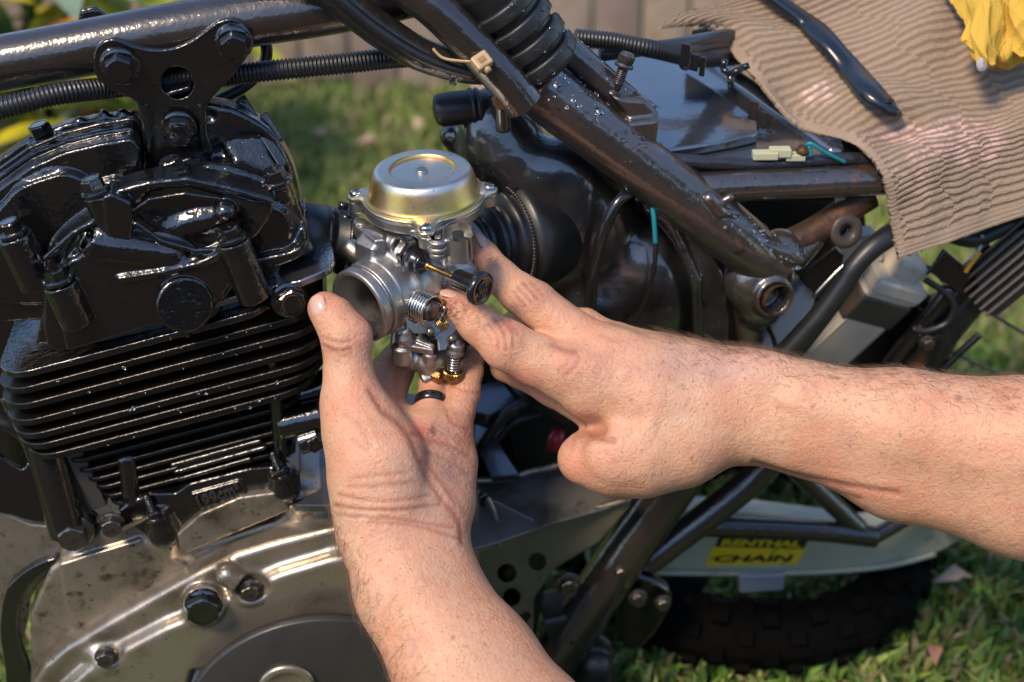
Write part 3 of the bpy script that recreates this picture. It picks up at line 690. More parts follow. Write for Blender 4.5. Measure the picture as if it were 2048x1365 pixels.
lf = lambda x, y, N: (y > 1000)*(y < 1500)*np.clip(-N[:, 0], 0, 1)**2*2+(y > 1020)*(y < 1300)*(N[:, 2] > 0)*.05
V2, F2 = hair('b', 1500, lf, (-.5, -.7, .1), 14, 40, 2)
Vh = np.concatenate([V1, V1b, V2]); Fh = np.concatenate([F1, F1b+len(V1), F2+len(V1)+len(V1b)]); link('arm_hair', Vh, Fh.astype(np.int32), HM, person, kind='stuff')
# ------------------------------------------------------------------ carburettor held in the hands
CO = M(848, 388, 60); CFR = np.array((CA, np.cross(CU, CA), CU))
carb = thing('carburettor', CO-CU*330, 'aluminium motorcycle carburettor with a gold domed cap and black choke knob', 'carburettor')
def ch(x, y, h): return on_plane(x, y, CO+CU*h, CU)      # photo point on the level h above the cover's base
def gold_extra(m, n, l, b, noise, ramp, mix):
    # zinc plating films in patches; pale top and straw wall carry painted reflections
    tc = n.new('ShaderNodeTexCoord'); g = n.new('ShaderNodeAttribute'); g.attribute_name = 'tint'
    f = ramp(noise(38, 3, .5, .6), .35, .65); c = mix(f, (.78, .73, .60), (.70, .73, .73)); c = mix(ramp(noise(55, 4), .55, .7), c, (.80, .62, .62))
    c2 = mix(ramp(noise(30, 3, .5, .4), .4, .65), (.72, .52, .15), (.76, .50, .30)); t = ramp(noise(70, 4), .62, .72); c2 = mix(t, c2, (.55, .46, .2))
    cc = mix(g.outputs['Fac'], c, c2); cc = mix(ramp(noise(210, 3), .68, .74), cc, (.25, .3, .42)); l.new(cc, b.inputs['Base Color'])
GOLD = mat('zinc_plated_steel', (.8, .7, .4), .38, metal=1.0, bump=[(60, .0001), (700, .00008)], rvar=(50, .32, .46), extra=gold_extra)
prof = [(119, -1), (119, 3), (113, 4), (110.5, 7), (108.5, 12), (104, 26), (99.5, 40), (96.5, 47), (93, 52), (88, 54.5), (82, 55.2), (67, 55.2), (64.5, 54.4), (62.8, 52), (61.5, 49.3), (59, 48.6), (1.0, 48.6)]
pf = np.array(prof); pp = spline(pf, 4); V, F = lathe(pp, CO, frame(CU), 72)
tint = np.clip((53-((V-CO)@CU))/14, 0, 1); rad = np.linalg.norm((V-CO)-np.outer((V-CO)@CU, CU), axis=1)  # sky on the top, warm light on the wall: reflections painted by height
tint = np.where(rad < 66, np.where(rad > 59.5, 1, .0), tint)
cap = link('diaphragm_cap', V, F, GOLD, carb, colors=np.repeat(tint[:, None], 3, 1))
V, F = lathe([(12, 48), (12.5, 49.5), (12, 53), (10, 54), (.5, 54)], ch(843.6, 343, 48.6)-CU*48.6, frame(CU), 28); link('centre_rivet', V, F, mat('blued_steel', (.35, .38, .42), .3, metal=.9), cap)
scr = [(712, 387), (978, 375), (852, 456)]; scP = [ch(x, y+4, 0) for x, y in scr]; scP.append(CO-(scP[2]-CO)*1.0)
v = Vol((-175, -175, -12), (175, 175, 12), 2.0, CFR, CO)
v.cyl(CO-CU*8, CO+CU*1, 122, rnd=2.5)
for p in scP: v.cyl(p-CU*8, p+CU*1, 17, k=22, rnd=2.5); v.cyl(p*.8+CO*.2-CU*8, p*.8+CO*.2+CU*1, 20, k=20, rnd=2.5)
V, F = v.mesh(); link('cap_flange', V, F, GOLD, carb, colors=np.full((len(V), 3), .35))
def screw(p, r, par, ax, m=None, name='screw'):
    fr = frame(ax, (1, .4, 0)); V, F = lathe([(r*.96, -1), (r, 1), (r, r*.45), (r*.85, r*.72), (r*.6, r*.82), (.5, r*.86)], p, fr, 26)
    o = link(name, V, F, m or SPR, par)
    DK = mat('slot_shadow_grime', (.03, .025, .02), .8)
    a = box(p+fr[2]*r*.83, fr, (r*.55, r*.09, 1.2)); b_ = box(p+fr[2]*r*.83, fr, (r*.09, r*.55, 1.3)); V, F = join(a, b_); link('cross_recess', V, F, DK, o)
    return o
for p in scP: screw(p+CU*1, 12, carb, CU)
# cast body
v = Vol((-190, -190, -400), (250, 190, -8), 2.1, CFR, CO)
v.cyl(CO-CU*30, CO-CU*9, 118, rnd=3); 
for p in scP:
    v.cyl(p-CU*34, p-CU*9, 15, k=18, rnd=2.5); v.cyl(p*.82+CO*.18-CU*26, p*.82+CO*.18-CU*9, 19, k=16, rnd=2.5)
v.cone(CO-CU*34, CO-CU*92, 90, 62, k=14)
v.cyl(CO-CU*190, CO-CU*60, 58, k=12, rnd=6)
BO = CO-CU*158+CB*6
v.cyl(BO-CA*110, BO+CA*128, 66, k=14, rnd=8); v.cyl(BO+CA*100, BO+CA*150, 78, k=10, rnd=3)
v.cyl(BO+CA*148, BO+CA*174, 76, rnd=3); v.cyl(BO+CA*170, BO+CA*184, 69, rnd=1); v.cyl(BO+CA*180, BO+CA*200, 75, rnd=3.5)
# choke block on the left front, with two bosses
bp = M(772, 505, 74); fb_ = np.array((nrm(np.cross(CU, CB)), CB, CU))
bq = M(790, 505, 78); v.poly([on_plane(x, y, bq, CB) for x, y in ((748, 500), (770, 470), (800, 466), (842, 498), (846, 560), (806, 560), (768, 530), (750, 528))], CB, 0, 60, k=12, rnd=11)
bo_ = M(797, 489, 104); v.cyl(bo_-CB*74, bo_, 18, k=4, rnd=3); v.cyl(bo_-CB*12, bo_+CB*6, 11, op='s', rnd=1)
v.cyl(M(775, 495, 55), M(820, 515, 84), 36, k=6, rnd=3)
v.cyl(M(754, 515, 70), M(762, 518, 84), 8, k=3); v.cyl(M(750, 513, 70), M(764, 519, 90), 4.5, op='s', rnd=1)
v.cone(M(770, 545, 70), M(835, 575, 84), 26, 22, k=10); v.cone(M(800, 590, 80), M(832, 570, 90), 20, 24, k=10)
v.poly([M(x, y, 60) for x, y in ((764, 520), (830, 535), (838, 585), (800, 600), (760, 560))], nrm((-.1, .2, 1)), 24, 40, k=8, rnd=6)
v.cone(M(846, 545, 60), M(850, 640, 30), 40, 38, k=12); v.cone(M(890, 500, 40), M(896, 610, 10), 22, 26, k=12)
v.cone(M(905, 530, 50), M(930, 520, 30), 17, 16, k=8); v.cone(M(915, 560, 40), M(945, 540, 10), 26, 20, k=10)
# left arm with a small hole, pipe stub behind
v.poly([ch(x, y, -50) for x, y in ((706, 446), (712, 438), (730, 440), (764, 462), (770, 484), (750, 486), (712, 458))], CU, 6, 24, k=4, rnd=4); v.cyl(ch(719, 447, -40)-CU*10, ch(719, 447, -40)+CU*14, 6, op='s', rnd=.5)
v.cone(M(704, 496, -10), M(745, 535, 10), 19, 21, k=8); v.cone(M(728, 510, 6), M(742, 520, 22), 18, 16, k=4)
# right front lugs at flange level
for h0, h1, r in ((-12, -4, 13), (-24, -12, 19), (-36, -26, 19), (-48, -38, 17)):
    c = ch(875, 470, -4); v.cyl(c+CU*(h0+4), c+CU*(h1+4), r, k=1.5, rnd=2.5)
v.poly([ch(x, y, -12) for x, y in ((820, 462), (858, 468), (890, 455), (905, 440), (880, 430), (830, 440))], CU, 2, 12, k=5, rnd=3)
c = ch(875, 470, -4); v.cyl(c-CU*10, c+CU*10, 6.5, op='s', rnd=.5)
c = ch(918, 468, -6); v.cyl(c-CU*52, c+CU*2, 25, k=3, rnd=3); v.poly([ch(x, y, -8) for x, y in ((885, 455), (925, 443), (943, 452), (945, 470), (915, 480), (885, 475))], CU, 2, 26, k=4, rnd=3)
c2 = ch(916, 463, -6); v.cyl(c2-CU*60, c2+CU*10, 11, op='s', rnd=.5); v.box(ch(934, 474, -6)-CU*20, (16, 3.5, 60), fr=frame(CU, (.75, -.6, -.2)), op='s', rnd=.5)
# lower housing, bowl and bosses
hn_ = nrm((.1, -.1, 1)); v.poly([on_plane(x, y, M(850, 700, 8), hn_) for x, y in ((786, 655), (925, 640), (932, 700), (912, 740), (872, 762), (838, 745), (806, 715), (782, 698))], hn_, 2, 70, k=8, rnd=12); v.ell(M(872, 716, 6), (46, 30, 34), k=10); v.ell(M(830, 712, 4), (30, 26, 30), k=8)
v.cyl(M(800, 640, 60)-CU*8, M(800, 640, 60)+CU*1, 30, k=10); v.cone(M(806, 655, 66), M(798, 640, 72), 15, 15, k=3); v.cone(M(812, 672, 66), M(812, 662, 72), 20, 16, k=3)
v.box(M(806, 660, 86), (26, 2.5, 8), fr=frame((0, .3, 1), (.85, .5, 0)), op='s', rnd=.5)
v.cyl(M(806, 688, 50), M(805, 722, 26), 21, k=3, rnd=6); v.cyl(M(862, 702, 48), M(860, 722, 30), 15, k=3, rnd=5)
v.poly([M(x, y, 62) for x, y in ((796, 684), (798, 694), (868, 706), (872, 688), (862, 686), (820, 680))], nrm((.1, .5, .8)), 5, 14, k=2, rnd=3)
v.poly([M(x, y, 62) for x, y in ((826, 680), (842, 664), (848, 668), (872, 690), (864, 696))], nrm((.1, .4, .9)), 3, 10, k=1, rnd=2)
v.cone(M(838, 690, 54), M(852, 697, 58), 7, 6, op='s', k=2)
v.box(M(858, 748, 10), (16, 14, 16), fr=frame((.1, .3, 1), (.9, .4, 0)), k=3, rnd=3)
# the bore
v.cyl(BO-CA*200, BO+CA*240, 56, op='s', rnd=1); v.cone(BO+CA*150, BO+CA*215, 56, 66, op='s', k=2)
V, F = v.mesh(); body = link('cast_body', V, F, ALU, carb)
V, F = lathe([(60, -60), (58, -20), (57, -18), (1, -18)], BO, frame(CA), 48); link('throttle_disc', V, F, mat('bore_brass_shade', (.28, .3, .16), .3, metal=.7, mottle=[(60, .4, .7, (.1, .13, .1))]), carb)
# choke: nut, boot, rod and knob
c0 = M(812, 513, 86); e1 = M(858, 530, 118); e2 = M(916, 557, 158); e3 = M(952, 574, 184); cx = nrm(e3-c0)
V, F = hexbolt(c0-cx*6, cx, 33, 12, flange=0, spin=.4); link('choke_nut', V, F, PBK, carb, flat_angle=35)
L1 = np.linalg.norm(e1-c0); V, F = lathe([(28, 0), (29, 8), (25, 14), (25, 26), (26, 30), (21, 36), (20, 42), (21.5, 45), (18, L1-12), (12, L1-4), (7, L1)], c0, frame(cx), 32); link('choke_boot', V, F, PBK, carb)
V, F = lathe([(9, L1-3), (9.5, L1), (8, L1+4), (5.8, L1+6), (5.8, np.linalg.norm(e2-c0)+6)], c0, frame(cx), 20); link('choke_rod', V, F, BRS, carb)
L2, L3 = np.linalg.norm(e2-c0)-4, np.linalg.norm(e3-c0); V, F = lathe([(6, L2), (17, L2), (19, L2+3), (19.5, L3-4), (21, L3), (31, L3+3), (33, L3+6), (33, L3+15), (30.5, L3+18), (24, L3+18), (22.5, L3+16.5), (.5, L3+16.5)], c0, frame(cx), 48)
knob = link('choke_knob', V, F, PBK, carb)
fr = frame(cx, (1, .2, 0)); kc = c0+cx*(L3+17); V, F = join(*[box(kc+fr[0]*a+fr[1]*b, fr, (w_, h_, .8)) for a, b, w_, h_ in ((-9, 4, 2, 9), (-4, 0, 2, 13), (2, 2, 2, 12), (8, -2, 2, 10), (0, -15, 9, 1.5), (0, 16, 8, 1.5))]); link('embossed_mark', V, F, PBK, knob)
# return spring of the throttle shaft, its lever and cable quadrant
so = M(826, 606, 84); V, F = helix(so, CB, 30, 2.7, 6.9, 8, n=26, seg=8); link('return_spring', V, F, SPR, carb)
V, F = lathe([(20, -6), (20, 54), (10, 58), (.5, 58)], so, frame(CB), 24); link('throttle_shaft', V, F, STL, carb)
MST = mat('grey_zinc_steel', (.27, .265, .25), .42, metal=1.0, bump=[(300, .0001)], mottle=[(90, .5, .75, (.26, .24, .2))])
def plate(name, pts, z, n_, th, m, par, bev=1.5, **kw):
    P = [on_plane(x, y, M(pts[0][0], pts[0][1], z), nrm(n_)) for x, y in pts]; V, F = prism(P, n_, th); return link(name, V, F, m, par, smooth=False, bevel=bev, **kw)
plate('cable_quadrant', [(811, 634), (820, 642), (832, 648), (846, 645), (858, 632), (873, 610), (880, 612), (878, 640), (884, 662), (872, 672), (850, 668), (828, 668), (815, 656)], 118, (.25, -.1, .95), 10, MST, carb)
plate('throttle_lever', [(868, 664), (888, 640), (915, 630), (925, 645), (905, 670), (893, 700), (878, 702), (876, 680)], 96, (.35, .1, .9), 7, MST, carb)
plate('link_arm', [(880, 632), (893, 612), (910, 620), (896, 650), (884, 664)], 84, (.3, .3, .9), 6, BRS, carb)
V, F = join(helix(M(880, 650, 96), nrm((.5, .4, .3)), 13, 2, 4, 3), helix(M(872, 612, 70), CB, 16, 2, 5, 5)); link('link_spring', V, F, BRS, carb)
for x, y, z in ((862, 664, 118), (906, 678, 92)): V, F = lathe([(8, -4), (8, 3), (5, 5), (.5, 5)], M(x, y, z), frame((.2, .1, 1)), 18); link('pivot_pin', V, F, STL, carb)
# idle screw with spring and knurled brass head
it, ib = M(912, 688, 62), M(906, 745, 30); ix = nrm(ib-it)
V, F = lathe([(11, -10), (11, -4), (17, -4), (18, 4), (15, 9), (18.5, 13), (18, 22), (13, 25), (7, 26), (6, 75)], it, frame(ix), 28); link('idle_screw_collar', V, F, ALU, carb)
V, F = helix(it+ix*24, ix, 11.5, 2.1, 6, 6.2, n=22); link('idle_spring', V, F, SPR, carb)
fr = frame(ix); seg = 56; aa = np.linspace(0, 2*np.pi, seg, endpoint=False); rr = np.where(np.arange(seg) % 2 == 0, 20, 18.4); kn = it+ix*62
V = np.concatenate([kn+ix*h+(rr*s_*np.cos(aa))[:, None]*fr[0]+(rr*s_*np.sin(aa))[:, None]*fr[1] for h, s_ in ((0, .9), (2, 1), (15, 1), (17, .9))])
F = [(k*seg+j, k*seg+(j+1) % seg, (k+1)*seg+(j+1) % seg, (k+1)*seg+j) for k in range(3) for j in range(seg)]+[tuple(range(seg)), tuple(range(3*seg, 4*seg))]; link('idle_knob', V, F, BRS, carb, smooth=False)
V, F = hexbolt(M(866, 750, 20), nrm((.75, -.35, .45)), 12, 16, flange=0); link('brass_plug', V, F, BRS, carb, smooth=False)
# ------------------------------------------------------------------ the motorcycle: one thing, its assemblies as parts
E0 = M(330, 640, 100); NY = -EY
def BP(x, y, e=200.0): return on_plane(x, y, E0+EY*e, NY)
def bz(x, y, e): return BP(x, y, e)[2]
def btube(name, pts, r, m, parent, n=8, seg=22, **kw):
    """tube through photo points at depth e in the machine"""
    Q = [list(BP(p[0], p[1], p[2]))+[(p[3] if len(p) > 3 else r)] for p in pts]
    Q = np.array([[a, b, c, rr*(1-c/FPX)] for a, b, c, rr in Q]); Q = spline(Q, n); V, F = sweep(Q[:, :3], Q[:, 3], seg); return link(name, V, F, m, parent, **kw)
bike = thing('motorcycle', U_of((0, .75, 0)), 'stripped trail motorcycle with wet black engine and bare frame', 'motorcycle')
# ---- cylinder fins
def fin(par, yc, xL, xR, e, rad, th, m, dep=440, name='fin', sl=-.263):
    PL, PR = BP(xL, yc+sl*(xL-205), e), BP(xR, yc+sl*(xR-205), e); a = nrm(PR-PL); L = np.linalg.norm(PR-PL); pts = []
    for cx, cy, a0 in ((rad, rad, math.pi), (L-rad, rad, 1.5*math.pi), (L-rad, dep-rad, 0), (rad, dep-rad, .5*math.pi)):
        for k in range(9): t = a0+k*math.pi/16; pts.append(PL+a*(cx+rad*math.cos(t))+EY*(cy+rad*math.sin(t)))
    V, F = prism(pts, EZ, th); o = link(name, V, F, m, par, bevel=2.2, flat_angle=40); return o
cyl_ = thing('finned_cylinder', BP(330, 900, 100), None, None, parent=bike)
cyl_['label'] = 'black oily finned cylinder'
for i, (yc, xL, xR) in enumerate(((703, -14, 560), (735, -14, 648), (768, -8, 655), (803, 2, 656), (833, 13, 655), (857, 26, 648), (882, 44, 632))):
    fin(cyl_, yc, xL, xR, 0 if i else -4, 78, 15, FINM if i else BLK)
for i, (yc, xL, xR) in enumerate(((908, 128, 600), (932, 145, 598), (954, 162, 596), (974, 178, 594), (996, 195, 590), (1016, 214, 350))):
    fin(cyl_, yc, xL, xR, 46, 44, 10, FINM, dep=230)
# barrel core and bosses between the fins
v = Vol((-340, 30, -520), (330, 360, 60), 4, ENG, E0)
v.poly([BP(x, y, 60) for x, y in ((70, 760), (600, 640), (600, 760), (80, 890))], NY, -26, 260, rnd=30)
v.poly([BP(x, y, 90) for x, y in ((170, 880), (600, 760), (590, 950), (420, 1010), (260, 1020))], NY, -6, 200, rnd=20)
V, F = v.mesh(); link('barrel', V, F, BLK, cyl_)
v = Vol((-320, -40, -640), (330, 260, -150), 2.6, ENG, E0)
# foot of the barrel: flange, stud bosses, panel for the raised lettering
v.poly([BP(x, y, 40) for x, y in ((235, 1020), (300, 985), (350, 985), (380, 965), (500, 935), (560, 930), (600, 945), (600, 968), (560, 975), (490, 985), (440, 1003), (395, 1030), (365, 1062), (345, 1085), (320, 1088), (290, 1068), (262, 1048))], NY, 6, 200, rnd=6, k=3)
v.cone(BP(330, 1062, 40), BP(322, 1030, 40), 38, 30, k=8); v.cone(BP(570, 975, 40), BP(566, 950, 40), 34, 28, k=8)
v.poly([BP(x, y, 34) for x, y in ((382, 985), (478, 958), (488, 962), (494, 985), (400, 1018), (386, 1014))], NY, 8, 20, rnd=2.5)
for x0, y0, x1, y1 in ((345, 930, 520, 882), (352, 944, 530, 895), (360, 958, 500, 918)): v.cone(BP(x0, y0, 36), BP(x1, y1, 36), 5, 5, k=1)
v.cone(BP(255, 920, 60), BP(265, 1000, 60), 22, 24, k=6); v.cone(BP(540, 640, 14), BP(560, 900, 60), 13, 16, k=4)
V, F = v.mesh(); foot = link('barrel_foot', V, F, BLK, cyl_)
def text(s, p0, ex, ey, size, depth, m, par, name='raised_lettering', shear=0, bold=0, weight=0):
    cu = bpy.data.curves.new(name, 'FONT'); cu.body = s; cu.size = size*S; cu.extrude = depth*S; cu.shear = shear; cu.offset = bold*S; cu.resolution_u = 3
    cu.align_x = 'LEFT'; o = bpy.data.objects.new(name, cu); COL.objects.link(o); dg = bpy.context.evaluated_depsgraph_get(); me = bpy.data.meshes.new_from_object(o.evaluated_get(dg)); me.name = name
    bpy.data.objects.remove(o); bpy.data.curves.remove(cu); n = len(me.vertices); co = np.empty(n*3, np.float32); me.vertices.foreach_get('co', co); co = co.reshape(-1, 3)/S
    F = [tuple(p.vertices) for p in me.polygons]; bpy.data.meshes.remove(me); ex, ey = nrm(ex), nrm(ey); ez = np.cross(ex, ey)
    V = p0+co[:, 0:1]*ex+co[:, 1:2]*ey+co[:, 2:3]*ez; return link(name, V, F, m, par, smooth=False)
t0 = BP(394, 1014, 24); text('199cm³', t0, BP(486, 981, 24)-t0, EZ, 33, 6, mat('worn_raised_letters', (.05, .045, .042), .35, metal=.4, coat=.6), cyl_, bold=.8)  # lettering coloured lighter than the casting so it stays legible
for (x, y, e, L) in ((312, 1035, 20, 44), (563, 950, 20, 44)):
    p = BP(x, y, e); V, F = hexbolt(p, EZ, 17, 15, flange=1.35, spin=.3); nut = link('stud_nut', V, F, BLK2, cyl_, flat_angle=35)
    V, F = helix(p+EZ*14, EZ, 7.5, 1.6, 3.6, L/3.6, n=10, seg=5); V2, F2 = lathe([(7.4, 0), (7.4, L+14), (5, L+17), (.5, L+17)], p, frame(EZ), 14); V, F = join((V, F), (V2, F2)); link('stud', V, F, BLK2, nut)
# ---- cylinder head with rocker and cam covers: one casting with its own ridges
head = thing('cylinder_head', BP(330, 560, 150), None, None, parent=bike); head['label'] = 'glossy wet black cylinder head'
P_ = [on_plane(x, y, BP(533, 575, 0), EZ) for x, y in ((420, 606), (533, 575), (596, 563), (640, 545), (660, 532), (667, 515), (664, 492), (640, 452), (585, 372), (560, 330), (300, 330), (300, 560))]
V, F = prism(P_, EZ, 16); link('head_gasket_face', V, F, mat('wet_head_plate', (.03, .032, .036), .25, spec=.8, coat=1, coat_rough=.1, cior=2.4, bump=[(420, .0003), (90, .0004)]), head, bevel=3, flat_angle=40)
v = Vol((-370, -75, -80), (330, 380, 560), 2.7, ENG, E0)
Pl = lambda pts, e: [BP(x, y, e) for x, y in pts]
Ps = lambda pts, e: [BP(x, y, e) for x, y in spline(pts, 3, True)]
v.poly(Pl([(-60, 560), (-60, 372), (0, 318), (60, 276), (130, 250), (200, 236), (266, 230), (300, 260), (300, 520)], 190), NY, 0, 36, rnd=7)
v.poly(Pl([(-60, 560), (-60, 400), (0, 350), (60, 308), (130, 280), (200, 263), (262, 254), (276, 272), (290, 520)], 150), NY, 0, 70, k=3, rnd=6)
v.poly(Pl([(-60, 560), (-60, 428), (0, 378), (60, 335), (130, 305), (200, 288), (262, 278), (280, 296), (290, 520)], 110), NY, 0, 100, k=3, rnd=7)
v.poly(Pl([(-60, 575), (-60, 650), (110, 640), (300, 560), (300, 500), (-60, 480)], 100), NY, 0, 150, k=3, rnd=6)
v.poly(Ps([(-60, 600), (-60, 470), (0, 415), (40, 372), (100, 345), (150, 352), (190, 370), (260, 372), (420, 520), (300, 600)], 84), NY, 0, 150, k=6, rnd=9)
for x, y in ((160, 240), (208, 226), (246, 224)): v.cone(BP(x, y+22, 200), BP(x, y+2, 200), 13, 8.5, k=12); None
v.poly(Ps([(280, 340), (300, 290), (330, 240), (395, 212), (440, 214), (478, 224), (540, 262), (578, 318), (596, 372), (603, 440), (598, 500), (540, 540), (300, 540)], 150), NY, 0, 60, k=8, rnd=12)
v.poly(Ps([(300, 380), (420, 330), (520, 352), (572, 372), (590, 400), (596, 470), (570, 510), (300, 540)], 96), NY, 0, 150, k=14, rnd=16)
v.poly(Ps([(420, 440), (480, 402), (560, 420), (580, 470), (566, 505), (440, 540)], 40), NY, 0, 100, k=10, rnd=10)
v.poly(Ps([(410, 575), (425, 545), (500, 520), (575, 502), (598, 490), (610, 470), (612, 496), (600, 516), (560, 532), (500, 552), (440, 585)], 22), NY, 6, 200, k=3, rnd=8)
v.poly(Pl([(70, 690), (90, 600), (400, 560), (560, 530), (560, 585), (420, 640), (200, 690)], 28), NY, 0, 120, k=3, rnd=6)
# hollows between ridges
v.cone(BP(20, 372, 96), BP(240, 300, 96), 9, 9, k=8, op='s'); v.cone(BP(300, 240, 150), BP(420, 232, 150), 12, 10, k=10, op='s')
v.ell(BP(470, 300, 146), (60, 26, 20), k=18, op='s', fr=ENG)
# bolt towers
for x, y, e, L, r in ((555, 368, 76, 150, 25), (350, 348, 66, 70, 26), (193, 388, 8, 80, 26), (28, 470, 20, 110, 34), (120, 566, -28, 90, 33), (465, 480, -28, 130, 32), (90, 280, 190, 60, 27)):
    p = BP(x, y, e); v.cyl(p-EZ*L, p, r, k=20, rnd=4)
# cam cover, nearest the viewer
v.poly(Ps([(92, 690), (88, 570), (96, 512), (150, 462), (200, 432), (218, 400), (262, 378), (320, 366), (376, 364), (440, 376), (500, 396), (548, 410), (520, 470), (478, 500), (455, 560), (430, 625), (300, 650), (150, 700)], 2), NY, 0, 90, k=5, rnd=9)
v.poly(Pl([(385, 500), (480, 490), (476, 560), (430, 640), (380, 650)], 4), NY, 0, 60, k=4, rnd=6); v.poly(Ps([(120, 620), (135, 510), (200, 470), (300, 480), (400, 510), (420, 560), (300, 620)], -12), NY, 0, 60, k=10, rnd=8)
v.poly(Ps([(130, 690), (116, 590), (140, 522), (215, 512), (300, 520), (360, 520), (420, 506), (470, 480), (486, 500), (468, 560), (440, 600), (400, 640), (300, 655), (150, 700)], -26), NY, 0, 60, k=5, rnd=7)
v.ell(BP(388, 432, -10), (112, 26, 50), k=10, op='s', fr=np.array((nrm(BP(500, 450, 0)-BP(300, 400, 0)), EY, nrm(np.cross(nrm(BP(500, 450, 0)-BP(300, 400, 0)), EY)))))
v.ell(BP(392, 446, 22), (86, 24, 30), k=8, fr=ENG)
v.cone(BP(190, 486, -4), BP(345, 506, -2), 29, 28, k=14); v.cyl(BP(170, 476, -8), BP(186, 483, -8), 21, op='s', k=1)
v.poly(Pl([(206, 392), (222, 384), (262, 402), (268, 440), (262, 480), (214, 470)], -14), NY, 8, 60, k=3, rnd=6)
def lip(pts, e, r, k=3):
    Q = [BP(x, y, e) for x, y in pts]
    for a, b in zip(Q[:-1], Q[1:]): v.cone(a, b, r, r, k=k)
lip([(240, 558), (330, 544), (400, 528), (440, 508), (478, 484)], -30, 6, 8); lip([(92, 516), (150, 466), (204, 436)], -8, 6.5); lip([(240, 384), (300, 368), (376, 360), (450, 376), (540, 402)], -6, 6.5)
lip([(270, 420), (300, 400), (370, 388), (440, 398)], -6, 5); lip([(272, 448), (320, 482), (390, 502), (436, 500)], -22, 6); lip([(0, 340), (60, 298), (130, 268), (200, 250), (262, 240)], 146, 5)
v.ell(BP(450, 420, 0), (22, 26, 20), k=6, fr=ENG)
v.cyl(BP(367, 606, -26), BP(371, 611, -48), 54, k=2, rnd=5); v.cone(BP(372, 640, -20), BP(374, 668, -16), 10, 8, k=8)
v.cyl(BP(560, 585, 30), BP(584, 602, -8), 33, k=4, rnd=4)
for q in range(9): x, y = 150+q*31, 676-q*9+(q % 3)*5; v.ell(BP(x, y, 0), (10+q % 4*4, 12, 6), k=6, fr=ENG)
# inspection port facing back
PN = nrm((.80, .50, -.22)); pc = M(516, 268, bz(516, 268, 165)); pu = nrm(np.cross(PN, (-.55, .55, .3)));
pa = nrm(M(583, 320, 0)-M(478, 196, 0)); pa = nrm(pa-PN*np.dot(pa, PN)); pfr = np.array((pa, np.cross(PN, pa), PN))
v.box(pc-PN*34-pfr[1]*np.sign(np.dot(pfr[1],(0,0,1)))*30, (74, 34, 34), fr=pfr, k=12, rnd=8)
V, F = v.mesh(); link('rocker_cover', V, F, BLK, head); Nn = normals(V, F); xx, yy = PX(V); rs = np.random.RandomState(31)
ii = rs.choice(np.where((Nn[:, 2] > .1) & (Nn[:, 1] > .0) & (xx > -20))[0], 220); drops(head, V[ii], Nn[ii], 1.1, 3.6, 33)
rows = [(703, -14, 560), (735, -14, 648), (768, -8, 655), (803, 2, 656), (833, 13, 655), (857, 26, 648), (882, 44, 632)]; PP = []; NN = []
for _ in range(45): yc, xl, xr = rows[rs.randint(7)]; x_ = rs.uniform(max(70, xl+60), xr-60); PP.append(BP(x_, yc-.263*(x_-205), -4)-EZ*rs.uniform(-1, 14)); NN.append(nrm(NY+EZ*rs.uniform(-.5, .8)))
drops(cyl_, PP, NN, 1.4, 4.2, 35)
V, F = box(pc+PN*9-pfr[1]*np.sign(np.dot(pfr[1],(0,0,1)))*30, pfr, (80, 36, 10)); port = link('inspection_cap', V, F, BLK, head, smooth=False, bevel=3)
V, F = box(pc+PN*26-pfr[1]*np.sign(np.dot(pfr[1],(0,0,1)))*24, pfr, (32, 20, 14)); link('square_lug', V, F, BLK, port, smooth=False, bevel=3)
for x, y, e, r, h in ((555, 366, 76, 22, 22), (350, 346, 66, 22, 22), (193, 386, 8, 21, 23), (28, 468, 16, 20, 20), (120, 562, -36, 21, 20), (465, 478, -36, 21, 19), (90, 280, 190, 22, 26)):
    V, F = hexbolt(BP(x, y, e)+EZ*1, EZ, r, h, flange=1.32, spin=random.random()); link('flange_bolt', V, F, BLK2, head, flat_angle=35)
V, F = hexbolt(BP(578, 598, -6), nrm(NY+EX*.25), 29, 22, flange=1.25, spin=.4); link('side_plug', V, F, BLK2, head, flat_angle=35)
# inlet stub with clamp
io = M(655, 476, -90); ia = nrm((.80, -.12, -.35)); V, F = lathe([(66, -90), (66, 0), (63, 2), (63, 6), (66, 8), (66, 28), (70, 30), (70, 44), (64, 48), (54, 50), (54, 20)], io, frame(ia, (0, 1, 0)), 48); link('inlet_rubber', V, F, RUB, bike)
V, F = join(lathe([(66, -2), (68.5, 0), (68.5, 8), (66, 10)], io-ia*14, frame(ia), 48), lathe([(70, -4), (72, 0), (72, 9), (70, 11)], io+ia*32, frame(ia), 48)); link('inlet_clamp', V, F, PBK, bike)
for a, b in ((686, 412), (692, 436)): V, F = lathe([(9, -8), (9, 10), (1, 12)], M(a, b, -60), frame(ia), 12); link('clamp_lug', V, F, PBK, bike)
